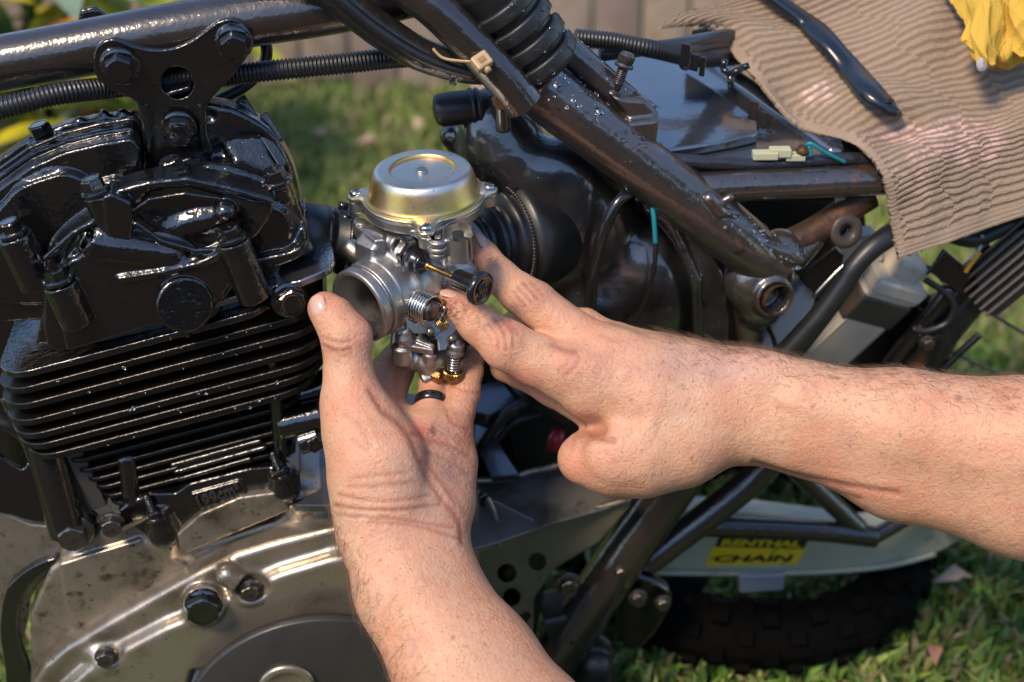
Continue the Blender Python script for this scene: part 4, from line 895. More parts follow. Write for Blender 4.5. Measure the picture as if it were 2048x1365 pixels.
# ---- crankcase and covers
SIL = mat('greasy_silver_paint', (.35, .305, .245), .34, metal=.75, coat=.3, bump=[(320, .00014), (70, .0002)], rvar=(70, .26, .5), mottle=[(26, .5, .72, (.14, .12, .09)), (85, .56, .7, (.075, .055, .04)), (260, .62, .68, (.035, .024, .016)), (60, .62, .76, (.19, .12, .05))])
SIL2 = mat('silver_cover_paint', (.44, .385, .31), .3, metal=.8, coat=.3, bump=[(380, .0001), (60, .0002)], rvar=(50, .24, .42), mottle=[(18, .5, .68, (.22, .175, .125)), (300, .64, .7, (.05, .035, .02)), (100, .62, .75, (.11, .08, .05))])
crank = thing('crankcase', BP(330, 1200, 100), None, None, parent=bike); crank['label'] = 'greasy silver crankcase with oil stains'
v = Vol((-700, -120, -1060), (700, 330, -430), 4, ENG, E0)
v.poly(Pl([(60, 1420), (60, 1230), (100, 1140), (190, 1070), (250, 1030), (330, 1075), (352, 1110), (580, 1035), (600, 985), (700, 980), (960, 985), (960, 1420)], 40), NY, 0, 280, rnd=12)
v.cone(BP(330, 1070, 60), BP(344, 1130, 60), 42, 26, k=26); v.cone(BP(590, 990, 74), BP(600, 1040, 74), 40, 26, k=26)
v.poly(Pl([(118, 1130), (280, 1080), (300, 1100), (410, 1150), (150, 1265), (135, 1220)], 26), NY, 0, 60, k=5, rnd=4)
v.poly(Pl([(352, 1072), (400, 1030), (480, 996), (562, 985), (580, 1022), (365, 1112)], 14), NY, 0, 40, k=2, rnd=3)
v.cone(BP(225, 1045, 20), BP(320, 1010, 40), 26, 20, k=12)
V, F = v.mesh(); link('crankcase_half', V, F, SIL, crank)
v = Vol((-780, -230, -1260), (520, 120, -460), 3.4, ENG, E0)
top = [(50, 1460), (60, 1380), (88, 1335), (130, 1300), (220, 1246), (310, 1195), (395, 1148), (470, 1112), (560, 1085), (650, 1062), (760, 1040), (900, 1040), (900, 1560), (50, 1560)]
v.poly(Pl(top, -20), NY, 0, 110, rnd=16)
low = [(110, 1560), (120, 1390), (170, 1345), (250, 1300), (330, 1258), (400, 1230), (470, 1190), (560, 1150), (660, 1120), (760, 1105), (900, 1100), (900, 1560)]
v.poly(Pl(low, -56), NY, 0, 60, k=22, rnd=18)
v.cyl(BP(645, 1440, -40), BP(645, 1440, -110), 322, k=20, rnd=14); v.cyl(BP(645, 1440, -90), BP(645, 1440, -140), 307, op='s', rnd=4)
v.cone(BP(455, 1150, -40), BP(500, 1180, -40), 24, 30, k=16); v.ell(BP(505, 1182, -62), (36, 40, 30), k=12, op='s', fr=ENG)
v.cone(BP(190, 1300, -10), BP(214, 1312, -24), 26, 32, k=16); v.ell(BP(214, 1316, -64), (34, 34, 28), k=12, op='s', fr=ENG)
v.cyl(BP(404, 1206, -20), BP(408, 1212, -66), 44, k=14, rnd=6)
V, F = v.mesh(); cov = link('clutch_cover', V, F, SIL2, crank)
V, F = lathe([(304, 0), (304, 20), (299, 23), (60, 25), (52, 20), (50, 26), (46, 30), (.5, 30)], BP(645, 1440, -88), frame(NY), 80); link('round_side_cap', V, F, mat('dark_grey_cap', (.035, .035, .034), .42, coat=.1, bump=[(200, .0001)], mottle=[(30, .5, .7, (.028, .027, .025))]), crank)
V, F = lathe([(62, 0), (62, 9), (56, 12), (46, 12), (42, 6), (.5, 6)], BP(574, 1372, -112), frame(NY), 48); link('inspection_window_ring', V, F, SIL2, crank)
for x, y, e, r, h, m_ in ((407, 1208, -62, 37, 22, BLK2), (500, 1178, -44, 20, 16, STL), (212, 1312, -44, 20, 14, STL), (225, 1046, 14, 22, 20, STL)):
    V, F = hexbolt(BP(x, y, e), NY, r, h, flange=1.2 if r < 30 else 1.08, spin=.35); link('cover_bolt', V, F, m_, crank, flat_angle=35)
P_ = [on_plane(x, y, BP(600, 1000, 30), EZ) for x, y in ((585, 1010), (680, 1012), (930, 1000), (930, 800), (600, 760), (585, 880))]
V, F = prism(P_, EZ, 20); link('crankcase_deck', V, F, mat('wet_blue_grey_deck', (.06, .062, .065), .3, metal=.3, coat=.6, bump=[(120, .0008), (400, .0002)], mottle=[(50, .5, .7, (.02, .02, .02))]), crank, bevel=3, flat_angle=40)
# ---- front downtube and brackets at the left
btube('front_downtube', [(40, 780, 120), (88, 880, 90), (112, 960, 70), (142, 1062, 50)], 43, BLK2, bike)
def bplate(name, pts, e, th, m, par, n_=None, bev=2.5, smooth=0, **kw):
    n_ = NY if n_ is None else nrm(n_); o_ = BP(pts[0][0], pts[0][1], e); P = traced(pts, o_, n_, smooth); V, F = prism(P, n_, th); return link(name, V, F, m, par, bevel=bev, flat_angle=40, **kw)
bplate('silver_gusset', [(118, 905), (160, 895), (215, 1012), (166, 1030)], 60, 40, mat('satin_grey_steel', (.11, .105, .1), .4, metal=.6, bump=[(200, .0001)]), bike)
bplate('front_engine_plate', [(-40, 900), (40, 940), (60, 930), (95, 1010), (165, 1020), (195, 1035), (190, 1060), (140, 1048), (70, 1044), (20, 1030), (-40, 1010)], 66, 14, BLK2, bike, smooth=4)
V, F = hexbolt(BP(148, 1062, 36), NY, 31, 26, flange=1.35, spin=.5); link('engine_mount_bolt', V, F, STL, bike, flat_angle=35)
bplate('crankcase_front_face', [(-40, 1030), (60, 1050), (150, 1060), (190, 1100), (110, 1135), (60, 1200), (40, 1290), (-40, 1270)], 74, 60, SIL, bike, smooth=3)
bplate('skid_bracket', [(112, 1128), (60, 1170), (35, 1230), (40, 1290), (60, 1345), (66, 1420), (20, 1420), (10, 1330), (0, 1260), (14, 1180), (60, 1138), (108, 1118)], 50, 24, BLK2, bike, smooth=3)
btube('lower_hose', [(-40, 840, 150), (20, 850, 150), (60, 880, 160)], 16, RUB, bike)
# fittings to the right of the barrel
for nm, pts, r in (('oil_pipe_boss', [(560, 850, 60), (610, 838, 60), (645, 830, 60)], 34), ('oil_banjo', [(600, 885, 40), (640, 872, 40)], 26), ('tensioner_body', [(590, 790, 120), (660, 770, 120), (700, 765, 120)], 36)): btube(nm, pts, r, BLK2, bike)
V, F = hexbolt(BP(618, 884, 30), nrm(NY+EX*.6), 17, 22, flange=1.25); link('banjo_bolt', V, F, BLK2, bike, flat_angle=35)

bplate('front_cowl', [(-80, 540), (50, 560), (70, 760), (60, 1000), (-80, 1000)], 345, 20, BLK2, bike)  # black backing added so grass does not show left of the fins
# ------------------------------------------------------------------ frame tubes, harness, airbox, subframe
# backbone with head-stay
btube('backbone_tube', [(-80, 146, 220), (0, 128, 220), (150, 100, 220), (350, 62, 220), (500, 38, 220), (700, 6, 220), (900, -40, 220)], 56, FRM, bike, seg=32)
stay = thing('head_stay', BP(350, 160, 150), None, None, parent=bike); stay['label'] = 'black head stay bracket bolted under the backbone'
def stay_plate(e):
    P = spline(np.array([(190, 150), (188, 105), (205, 84), (232, 78), (262, 90), (300, 99), (345, 97), (385, 80), (412, 60), (440, 42), (470, 38), (494, 54), (500, 84), (492, 118), (468, 150), (440, 180), (415, 212), (412, 260), (420, 320), (300, 345), (285, 260), (272, 205), (225, 185)]), 4, True)
    Q = [BP(x, y, e) for x, y in P]; hp = [BP(355+31*math.cos(t), 166+26*math.sin(t), e) for t in np.linspace(0, 2*np.pi, 28, endpoint=False)]
    vv = Vol((-320, e-70, 190), (360, e+60, 900), 2.7, ENG, E0); vv.poly(Q, NY, 0, 16, rnd=4); vv.cyl(BP(355, 166, e-20), BP(355, 166, e+40), 30, op='s', rnd=1)
    for x, y in ((240, 132), (470, 84)): vv.cyl(BP(x, y, e-10), BP(x, y, e+10), 34, k=4, rnd=3)
    vv.cone(BP(300, 300, e+6), BP(292, 215, e+6), 8, 8, k=8); vv.cone(BP(408, 300, e+6), BP(402, 215, e+6), 8, 8, k=8)
    vv.box(BP(355, 178, e+22), (26, 20, 5), fr=ENG, k=3)
    return vv.mesh()
V, F = stay_plate(145); link('front_plate', V, F, BLK, stay)
v = Vol((-260, 230, 150), (360, 330, 800), 4, ENG, E0); v.poly(Pl([(150, 60), (160, 20), (190, 14), (215, 30), (260, 44), (330, 30), (370, 8), (410, 2), (440, 40), (400, 160), (420, 330), (290, 345), (270, 190), (190, 120)], 285), NY, 0, 14, rnd=4); V, F = v.mesh(); link('rear_plate', V, F, BLK, stay)
for x, y, r in ((240, 136, 27), (468, 92, 27), (358, 262, 28)):
    V, F = hexbolt(BP(x, y-6, 136), nrm(NY+np.array((.05, -.1, 0))), r, 26, flange=1.22, spin=.15+r*.4); link('flange_bolt', V, F, BLK2, stay, flat_angle=35)
# head steady column under the bracket
v = Vol((-200, 100, 100), (260, 330, 620), 4, ENG, E0); v.poly(Pl([(272, 215), (405, 200), (425, 330), (440, 360), (290, 370), (285, 300)], 165), NY, 0, 100, rnd=12); V, F = v.mesh(); link('stay_column', V, F, BLK, stay)
Cz = lambda pts: [(x, y, bz(x, y, e)) for x, y, e in pts]
corrugated('corrugated_cable_sleeve', Cz([(-60, 232, 110), (40, 207, 115), (130, 186, 140), (260, 172, 200), (400, 158, 210), (500, 146, 200), (600, 136, 200), (700, 126, 210), (790, 116, 230), (880, 112, 260)]), 21, RUB, bike, pitch=7.8, amp=.13)
btube('black_hose_loop', [(515, 40, 300), (533, 95, 290), (525, 135, 280), (490, 172, 270), (440, 200, 260), (400, 225, 250)], 12, RUB, bike)
# taped harness and upper frame members
btube('taped_wiring_harness', [(380, -330, 170, 36), (500, -180, 160, 36), (600, -60, 150, 36), (680, 0, 150, 35), (760, 60, 150, 36), (840, 108, 145, 34), (930, 136, 140, 31), (1000, 146, 150, 24)], 34, mat('wrapped_tape', (.018, .016, .014), .38, coat=.4, bump=[(110, .0012), (300, .0002)], mottle=[(60, .55, .8, (.07, .055, .04))]), bike)
btube('brake_pipe', [(400, -320, 150, 13), (520, -170, 130, 13), (640, -40, 120, 13), (740, 50, 118, 13), (850, 118, 112, 12), (950, 150, 112, 11)], 12, RUB, bike)
btube('frame_gusset_tube', [(480, -340, 160), (640, -180, 140), (760, -60, 130), (860, 10, 120), (950, 96, 112), (1010, 160, 106), (1050, 212, 104)], 40, FRM, bike, seg=28)
btube('top_frame_bar', [(600, -420, 270), (760, -270, 260), (900, -120, 250), (1040, 20, 240), (1120, 90, 235), (1220, 178, 228), (1290, 236, 222)], 33, FRM2, bike, seg=28)
main = btube('main_frame_tube', [(980, 70, 180, 58), (1075, 172, 176, 58), (1240, 300, 172, 58), (1400, 420, 168, 58), (1490, 492, 162, 56), (1535, 530, 164, 48), (1562, 552, 170, 34), (1575, 562, 178, 10)], 58, FRM2, bike, seg=40)
tube_drops(main, Cz([(1075, 172, 176), (1240, 300, 172), (1400, 420, 168), (1490, 492, 162)]), 58, 190, 1.6, 7.5, 3, (-85, 70))
V, F = sweep(spline(np.array([M(1052, 216, bz(1052, 216, 130)), M(1075, 190, bz(1075, 190, 112)), M(1100, 158, bz(1100, 158, 130))]), 8), 5, 8); link('weld_bead', V, F, RUST, bike)
# rubber damper wrapped over the frame: thick curved bands
rub = thing('frame_damper', M(1010, 90, bz(1010, 90, 150)), None, None, parent=bike); rub['label'] = 'black rubber strap with thick ribs, beaded with water'
da = nrm(M(1110, 205, bz(1110, 205, 176))-M(930, -40, bz(930, -40, 176))); dfr = frame(da, (1, 0, 0)); do = M(1075, 115, bz(1060, 120, 180)); 
def band(off, wid, r0, a0, a1, tilt=0):
    out = []; n = 26; V = []
    for i in range(n):
        a = R(a0+(a1-a0)*i/(n-1)); rd = math.cos(a)*nrm(np.cross(da, (-.3, -.35, .9)))+math.sin(a)*nrm(np.cross(da, np.cross(da, (-.3, -.35, .9))))
        for (rr, hh) in ((r0, -wid), (r0+10, -wid), (r0+13, -wid+4), (r0+13, wid-4), (r0+10, wid), (r0, wid)): V.append(do+da*(off+hh+tilt*math.sin(a)*30)+rd*rr)
    F = [(i*6+j, i*6+(j+1) % 6, (i+1)*6+(j+1) % 6, (i+1)*6+j) for i in range(n-1) for j in range(6)]+[tuple(range(6)), tuple(range((n-1)*6, n*6))]
    return np.array(V), F
for off in (-128, -84, -40, 4):
    V, F = band(off, 15, 68, -190, 30); o = link('rubber_rib', V, F, RUB, rub, flat_angle=50, bevel=1.5)
V, F = lathe([(40, -420), (44, -400), (60, -200), (70, -190), (70, -180), (70, 24), (66, 30)], do, frame(da), 48); link('rubber_sleeve', V, F, RUB, rub)
rs = np.random.RandomState(9); PP = []; NN = []
for _ in range(110):
    a = rs.uniform(-3.3, .5); e_ = nrm(np.cross(da, (-.3, -.35, .9))); g_ = nrm(np.cross(da, e_)); rd = math.cos(a)*e_+math.sin(a)*g_; off = rs.choice((-128, -84, -40, 4))+rs.uniform(-12, 12); PP.append(do+da*off+rd*80.6); NN.append(rd)
drops(rub, PP, NN, 2.4, 7.5, 5)
# zip tie
zt = thing('zip_tie', M(962, 122, bz(962, 122, 64)), None, None, parent=bike); zt['label'] = 'yellowed plastic zip tie round the harness'
ZM = mat('yellowed_nylon', (.50, .36, .18), .35, sss=.1, mottle=[(80, .5, .75, (.35, .2, .09))])
Q = spline(np.array([M(x, y, bz(x, y, e)) for x, y, e in ((866, 98, 108), (885, 116, 100), (915, 122, 92), (950, 122, 82), (985, 105, 90))]), 8); V, F = sweep(Q, 6, 8, flat=.5); link('strap', V, F, ZM, zt)
zc = M(963, 124, bz(963, 124, 66)); zf = frame((.1, .25, 1), (.8, .6, 0)); V, F = box(zc, zf, (17, 15, 11)); link('lock', V, F, ZM, zt, smooth=False, bevel=4)
V, F = sweep(np.array([zc-zf[1]*10, zc-zf[1]*24]), 7, 8); link('strap_tail', V, F, ZM, zt)
V, F = box(zc+zf[2]*11, zf, (7, 5, 2)); link('slot', V, F, mat('shaded_nylon', (.3, .17, .07), .5), zt, smooth=False)
V, F = lathe([(.5, -15), (6, -12), (8, -6), (7, 1), (4, 8), (2, 14), (.3, 16)], M(906, 158, bz(906, 158, 110)), frame(UPW), 16); link('hanging_drop', V, F, MATS['water'], bike)
V, F = lathe([(12, -10), (17, -8), (18, 8), (12, 12)], M(1022, 200, bz(1022, 200, 90)), frame(nrm(da+np.array((0, 0, .5)))), 14); link('rusty_clamp', V, F, RUST, bike)
bplate('clamp_strap', [(1000, 186), (1044, 190), (1036, 212), (1000, 222), (986, 205)], 84, 26, RUST, bike, smooth=3)
btube('thin_bracket', [(1000, 150, 120), (1003, 200, 140), (1008, 260, 150)], 14, PLA, bike)
# lug with stud on the upper bar
v = Vol((640, 120, -120), (1240, 330, 480), 3.2, ENG, E0)
v.cone(BP(1180, 140, 232), BP(1270, 222, 215), 30, 28, k=10); v.poly(Pl([(1225, 195), (1290, 200), (1316, 225), (1318, 262), (1300, 282), (1262, 262), (1252, 230)], 170), NY, 0, 60, k=10, rnd=12)
v.poly(Pl([(1225, 250), (1320, 240), (1314, 290), (1300, 330), (1265, 318), (1240, 300)], 150), NY, 0, 60, k=12, rnd=10)
v.poly(Pl([(1108, 115), (1175, 168), (1170, 195), (1130, 190), (1110, 160)], 210), NY, 0, 20, k=4, rnd=4)
V, F = v.mesh(); lug = link('tank_mount_lug', V, F, FRM2, bike)
sp = M(1242, 150, bz(1242, 150, 205)); sa = nrm((.28, .86, .35)); V, F = join(lathe([(9, -40), (9, 22)], sp, frame(sa), 14), helix(sp-sa*20, sa, 9.5, 2, 4.2, 9, n=12, seg=5)); st = link('threaded_stud', V, F, STL, bike)
V, F = join(lathe([(19, 16), (20, 20), (17, 24)], sp, frame(sa), 18), lathe([(15, 24), (17, 28), (17, 40), (12, 46), (.5, 46)], sp, frame(sa), 10)); link('stud_head', V, F, STL, st, flat_angle=35)
tube_drops(lug, Cz([(1100, 70, 235), (1180, 140, 230), (1270, 222, 215), (1310, 240, 190)]), 31, 46, 2.2, 6.5, 12, (-60, 60), mid=np.array((.2, .8, .5)))
# seat rail and lower brace with grommet bracket
rail = btube('seat_rail', [(1370, 378, 172), (1480, 372, 176), (1620, 366, 180), (1780, 358, 184), (1900, 350, 190)], 32, FRM2, bike, seg=32)
tube_drops(rail, Cz([(1400, 376, 172), (1780, 358, 184)]), 32, 60, 1.8, 5, 14)
btube('rail_brace', [(1545, 500, 168), (1600, 478, 176), (1650, 450, 190), (1700, 415, 206), (1740, 390, 215)], 29, RUST, bike, seg=28)
v = Vol((950, 60, -620), (1520, 330, 0), 3.2, ENG, E0)
for a, b, r in (((1418, 398), (1438, 424), 16), ((1438, 424), (1470, 428), 10), ((1425, 415), (1460, 395), 9), ((1480, 470), (1600, 520), 9), ((1470, 485), (1570, 545), 8)): v.cone(BP(a[0], a[1], 122), BP(b[0], b[1], 122), r, r, k=8)
v.cone(BP(1560, 500, 160), BP(1500, 560, 170), 46, 56, k=20); v.cone(BP(1590, 510, 170), BP(1620, 480, 180), 34, 30, k=14)
v.cone(BP(1500, 560, 170), BP(1520, 610, 160), 58, 50, k=20); v.cyl(BP(1520, 575, 170), BP(1552, 598, 100), 46, k=10, rnd=8)
v.cone(BP(1500, 600, 190), BP(1500, 700, 190), 44, 26, k=16); v.cyl(BP(1530, 584, 140), BP(1560, 604, 80), 34, op='s', rnd=2)
V, F = v.mesh(); node = link('welded_pivot_casting', V, F, FRM2, bike)
V, F = lathe([(33, 0), (33, 50)], BP(1534, 586, 140), frame(BP(1560, 604, 80)-BP(1530, 584, 140)), 30, False); link('pivot_bore', V, F, RUST, bike)
tube_drops(node, Cz([(1440, 440, 130), (1590, 530, 130)]), 34, 60, 1.6, 4.5, 17)
SH = mat('bright_zinc_bracket', (.34, .32, .3), .28, metal=.9, mottle=[(50, .5, .7, (.16, .13, .11))])
bplate('grommet_bracket', [(1672, 398), (1728, 394), (1726, 430), (1712, 445), (1690, 420), (1650, 470), (1668, 430)], 196, 10, SH, bike)
gc = BP(1690, 462, 170); gn = nrm((.25, -.25, .9)); V, F = lathe([(14, -12), (15, 8), (20, 12), (33, 12), (37, 8), (38, 2), (34, -2), (34, -8), (38, -12), (38, -20), (30, -24)], gc, frame(gn), 40, False); link('rubber_grommet', V, F, mat('tan_dusty_rubber', (.06, .045, .035), .5, coat=.2), bike)
V, F = lathe([(14, -14), (14, 0), (.5, 0)], gc-gn*16, frame(gn), 24); link('grommet_hole', V, F, RUB, bike)
# harness on top of the rail, connector and wires
btube('sleeved_wires', [(1310, 318, 200, 12), (1370, 322, 190, 14), (1460, 328, 190, 13), (1560, 328, 195, 11), (1680, 318, 200, 13), (1760, 322, 205, 14)], 12, mat('wrinkled_sleeve', (.02, .021, .025), .34, coat=.4, bump=[(90, .002)]), bike)
CN = mat('cream_nylon', (.5, .5, .32), .4)
for x, y, a, b in ((1530, 310, 26, 8), (1560, 304, 22, 9), (1590, 313, 20, 7)): V, F = box(BP(x, y, 190), frame(UPW, (1, .05, 0)), (a, 12, b)); link('wire_connector', V, F, CN, bike, smooth=False, bevel=2)
TEAL = mat('teal_wire', (.01, .22, .27), .35)
btube('teal_wire', [(1612, 292, 190), (1622, 288, 180), (1650, 305, 178), (1690, 325, 186)], 4, TEAL, bike, seg=8); btube('teal_wire', [(1618, 292, 182), (1622, 312, 180)], 4, TEAL, bike, seg=8)
V, F = lathe([(14, 0), (13, 8), (6, 12), (.5, 13)], BP(1605, 303, 188), frame((0, .5, .8)), 14); link('copper_terminal', V, F, RUST, bike)
corrugated('corrugated_loom', Cz([(1150, 76, 300), (1230, 84, 300), (1310, 100, 305), (1400, 118, 400), (1500, 112, 640)]), 19, RUB, bike, pitch=7.5, amp=.12)
for pts in ([(1200, 110, 330), (1340, 92, 350), (1440, 74, 480), (1560, 60, 700)], [(1360, 108, 340), (1430, 88, 470), (1560, 84, 700)], [(1370, 128, 340), (1440, 106, 480), (1570, 104, 700)]): btube('black_hose', pts, 14, mat('grey_black_hose', (.03, .032, .037), .4, coat=.2), bike)
# ---- airbox
air = thing('airbox', BP(1250, 560, 260), None, None, parent=bike); air['label'] = 'wet black plastic airbox with rubber intake boot'
v = Vol((380, 90, -760), (1320, 520, 260), 4.2, ENG, E0)
v.ell(BP(1010, 330, 300), (100, 80, 170), k=20, fr=ENG); v.cone(BP(985, 210, 300), BP(1000, 300, 290), 34, 70, k=20)
v.ell(BP(1150, 470, 270), (150, 90, 190), k=30, fr=ENG); v.ell(BP(1100, 360, 260), (110, 60, 90), k=30, fr=ENG)
v.ell(BP(1180, 620, 250), (150, 90, 120), k=30, fr=ENG); v.ell(BP(1300, 590, 240), (110, 80, 170), k=26, fr=ENG); v.cone(BP(905, 272, 320), BP(940, 300, 320), 28, 40, k=16)
v.poly(Pl([(1290, 420), (1360, 430), (1420, 480), (1452, 560), (1462, 640), (1456, 780), (1400, 780), (1402, 600), (1366, 510)], 156), NY, 0, 150, k=6, rnd=12)
v.poly(Pl([(1340, 400), (1400, 440), (1440, 520), (1446, 600), (1440, 780), (1100, 780), (1120, 420)], 270), NY, 0, 120, k=10, rnd=20)
for q in (((1322, 412, 168), (1362, 490, 156)), ((1362, 490, 156), (1392, 560, 150)), ((1392, 560, 150), (1398, 740, 154))): v.cone(BP(*q[0]), BP(*q[1]), 12, 12, k=8)
V, F = v.mesh(); abx = link('airbox_shell', V, F, PLA, air)
rs = np.random.RandomState(4); Nn = normals(V, F); ii = rs.choice(np.where(Nn[:, 2] > .3)[0], 150); drops(air, V[ii], Nn[ii], 1.2, 3.6, 6)
Q = [(868, 222), (890, 219), (920, 216), (948, 213), (975, 212)]; btube('breather_nozzle', [(866, 224, 280, 10), (872, 223, 280, 28), (888, 220, 280, 34), (946, 213, 285, 33), (990, 212, 300, 30)], 30, RUB, air)
rn = nrm(BP(950, 212, 286)-BP(900, 219, 282))
for off in (0, 12): V, F = lathe([(34, -4), (38, -2), (39, 2), (36, 6)], BP(942+off, 213, 285), frame(rn), 36); link('nozzle_ring', V, F, RUB, air)
bn = nrm((-.80, -.22, .55)); bo = BP(1008, 478, 230)
V, F = lathe([(60, 95), (66, 92), (70, 84), (66, 76), (62, 70), (70, 62), (86, 58), (90, 50), (84, 42), (82, 36), (92, 28), (106, 24), (110, 14), (104, 6), (110, 0), (122, -6), (128, -16), (120, -40), (120, -120)], bo, frame(bn, (0, 1, 0)), 64); link('intake_boot', V, F, RUB, air)
fr = frame(bn, (0, 1, 0)); t = np.linspace(0, 2*np.pi, 1500); ring = bo+bn*10+(121+2.6*np.cos(t*105))[:, None]*(np.cos(t)[:, None]*fr[0]+np.sin(t)[:, None]*fr[1])+(2.6*np.sin(t*105))[:, None]*bn
V, F = sweep(ring, 1.7, 5); link('spring_clamp', V, F, STL, air)
btube('drain_hose', [(1262, 384, 165), (1232, 410, 150), (1205, 470, 140), (1188, 540, 138), (1180, 620, 140), (1178, 700, 150)], 12, PBK, bike)
btube('teal_wire', [(1303, 400, 150), (1308, 440, 136), (1311, 487, 134)], 5, TEAL, bike, seg=10); btube('thin_vent_hose', [(1311, 484, 136), (1308, 540, 134), (1292, 600, 134), (1262, 660, 140), (1240, 720, 150)], 5, PBK, bike, seg=12)
# lid of the airbox and tray under the seat
LID = mat('wet_black_lid', (.03, .034, .04), .14, spec=1.0, coat=1, coat_rough=.08, cior=2.4, bump=[(20, .0006), (200, .0001)], rvar=(14, .08, .3), mottle=[(16, .5, .75, (.035, .04, .05))])
ln = nrm((.04, .80, .60)); lo_ = M(1330, 300, bz(1330, 300, 210))
def lplate(name, pts, off, th, smooth=0, par=air, m=LID, bev=5):
    P = traced(pts, lo_+ln*off, ln, smooth); V, F = prism(P, ln, th); return link(name, V, F, m, par, bevel=bev, flat_angle=40)
lplate('lid', [(1110, 110), (1290, 112), (1330, 122), (1400, 160), (1505, 232), (1516, 256), (1500, 272), (1335, 300), (1290, 292), (1160, 190)], 0, 24, 3)
lplate('tray', [(1140, 96), (1400, 112), (1470, 150), (1690, 292), (1672, 304), (1520, 330), (1340, 330), (1250, 300), (1130, 180)], -26, 26, 0)
lplate('tray_edge_rail', [(1400, 112), (1440, 112), (1690, 280), (1690, 300), (1660, 300)], -14, 24, 0, bev=8)
dk = [(1370, 118, 'L'), (1506, 232, 'L')]
for x, y, _ in dk:
    for a, b, c_, d_ in ((0, 0, 12, 30), (18, 18, 10, 26), (34, 26, 7, 30)):
        p = M(x+a, y+b, bz(x+a, y+b, 232)); V, F = box(p+ln*12, frame(ln, (.85, -.45, .2)), (c_*.8, 3, d_*.7)); link('tray_clip', V, F, PBK, air, smooth=False, bevel=1)
p = M(1462, 178, bz(1462, 178, 250)); up_ = UPW
for a, b in (((0, 0), (-3, 30)), ((-3, 30), (-20, 42)), ((-20, 42), (-16, 62)), ((-3, 30), (20, 44)), ((20, 44), (34, 50))):
    A = p+np.array((a[0], a[1]*.9, a[1]*.4)); B = p+np.array((b[0], b[1]*.9, b[1]*.4)); V, F = sweep(np.array([A, B]), 7, 8); link('wire_hook', V, F, PBK, air)
# ---- battery, holder, hoses, regulator
bat = thing('battery', M(1720, 640, -230), None, None, parent=bike); bat['label'] = 'light grey battery strapped with a dark rubber band'
ba = nrm((.52, .62, .6)); bb = nrm(np.array((.76, -.26, -.6))-ba*np.dot((.76, -.26, -.6), ba)); bnn = np.cross(ba, bb); bfr = np.array((bb, bnn, ba))
BG = mat('light_grey_battery_case', (.62, .56, .47), .34, coat=.15, bump=[(250, .00006)], mottle=[(30, .55, .8, (.34, .31, .27)), (300, .7, .76, (.2, .18, .16))])
bc = BP(1740, 585, 215)
def bbox(name, o, sz, m, par=bat, bev=5): V, F = box(o, bfr, sz); return link(name, V, F, m, par, smooth=True, bevel=bev, flat_angle=30)
case = bbox('battery_case', bc+bb*72+bnn*46-ba*150, (76, 46, 150), BG, bev=9)
bbox('battery_lid', bc+bb*74+bnn*46+ba*22, (78, 52, 20), BG, bev=7); bbox('battery_lid_lip', bc+bb*74+bnn*46+ba*0, (75, 49, 4), BG, bev=2)
bbox('vent_block', bc+bb*80+bnn*56+ba*62, (44, 34, 24), BG, bev=6)
V, F = join(*[box(bc+bb*(8+q*13)-bnn*2-ba*180, bfr, (4.6, 3, 96)) for q in range(10)]); link('case_ribs', V, F, BG, bat, smooth=False, bevel=1.5)
bbox('rubber_strap', bc+bb*72+bnn*46-ba*52, (80, 51, 42), mat('damp_rubber_strap', (.07, .055, .045), .5, coat=.15, bump=[(90, .0004)], mottle=[(70, .5, .7, (.05, .04, .032))]), bev=8)
V, F = box(bc+bb*128+bnn*60+ba*62, bfr, (9, 14, 20)); link('battery_terminal', V, F, BRS, bat, smooth=False, bevel=2); V, F = hexbolt(bc+bb*140+bnn*50+ba*70, -bnn, 10, 9); link('terminal_bolt', V, F, STL, bat, flat_angle=35)
res = bplate('coolant_bottle', [(1608, 566), (1636, 584), (1630, 610), (1560, 716), (1545, 724), (1512, 694)], 250, 60, mat('milky_plastic', (.5, .52, .53), .35, sss=.1), bike, bev=9)
bplate('bottle_upper', [(1660, 505), (1690, 482), (1760, 470), (1770, 520), (1720, 560), (1690, 545)], 262, 60, BG, bike, bev=7)
btube('thick_overflow_hose', [(1540, 745, 130, 27), (1600, 680, 126, 25), (1650, 620, 122, 22), (1690, 565, 122, 21), (1712, 530, 126, 21), (1750, 492, 136, 22), (1800, 458, 160, 24)], 23, RUB, bike, seg=26)
bplate('battery_holder', [(1600, 480), (1650, 470), (1690, 510), (1680, 560), (1640, 600), (1600, 560), (1590, 520)], 225, 30, BLK2, bike, bev=4)
btube('holder_wire', [(1700, 520, 190), (1672, 545, 186), (1634, 585, 180), (1628, 596, 182)], 4, SPR, bike, seg=10)
btube('thin_black_wire', [(1532, 600, 200), (1536, 650, 196), (1550, 690, 196), (1545, 740, 190)], 5, RUB, bike, seg=8)
btube('sub_frame_strut', [(1745, 770, 250), (1800, 700, 246), (1850, 640, 240), (1900, 575, 236)], 16, BLK2, bike)
btube('cable_loop', [(1850, 560, 225), (1890, 585, 215), (1908, 610, 210), (1895, 645, 212), (1855, 662, 216), (1825, 658, 222)], 7, RUB, bike, seg=12)
btube('chain_guard_stay', [(1860, 770, 300), (1900, 725, 300), (1960, 668, 300)], 8, BLK2, bike)
bplate('brown_side_panel', [(1780, 760), (1850, 680), (1880, 670), (1860, 720), (1820, 790)], 262, 10, RUST, bike)
V, F = hexbolt(BP(1852, 685, 222), NY, 14, 14); link('strut_bolt', V, F, STL, bike, flat_angle=35)
rec = thing('regulator', BP(1980, 560, 260), None, None, parent=bike); rec['label'] = 'black finned voltage regulator under the towel corner'
RM = mat('black_anodised_alloy', (.11, .09, .075), .42, metal=.4, bump=[(260, .0002)], mottle=[(60, .5, .75, (.1, .08, .06))])
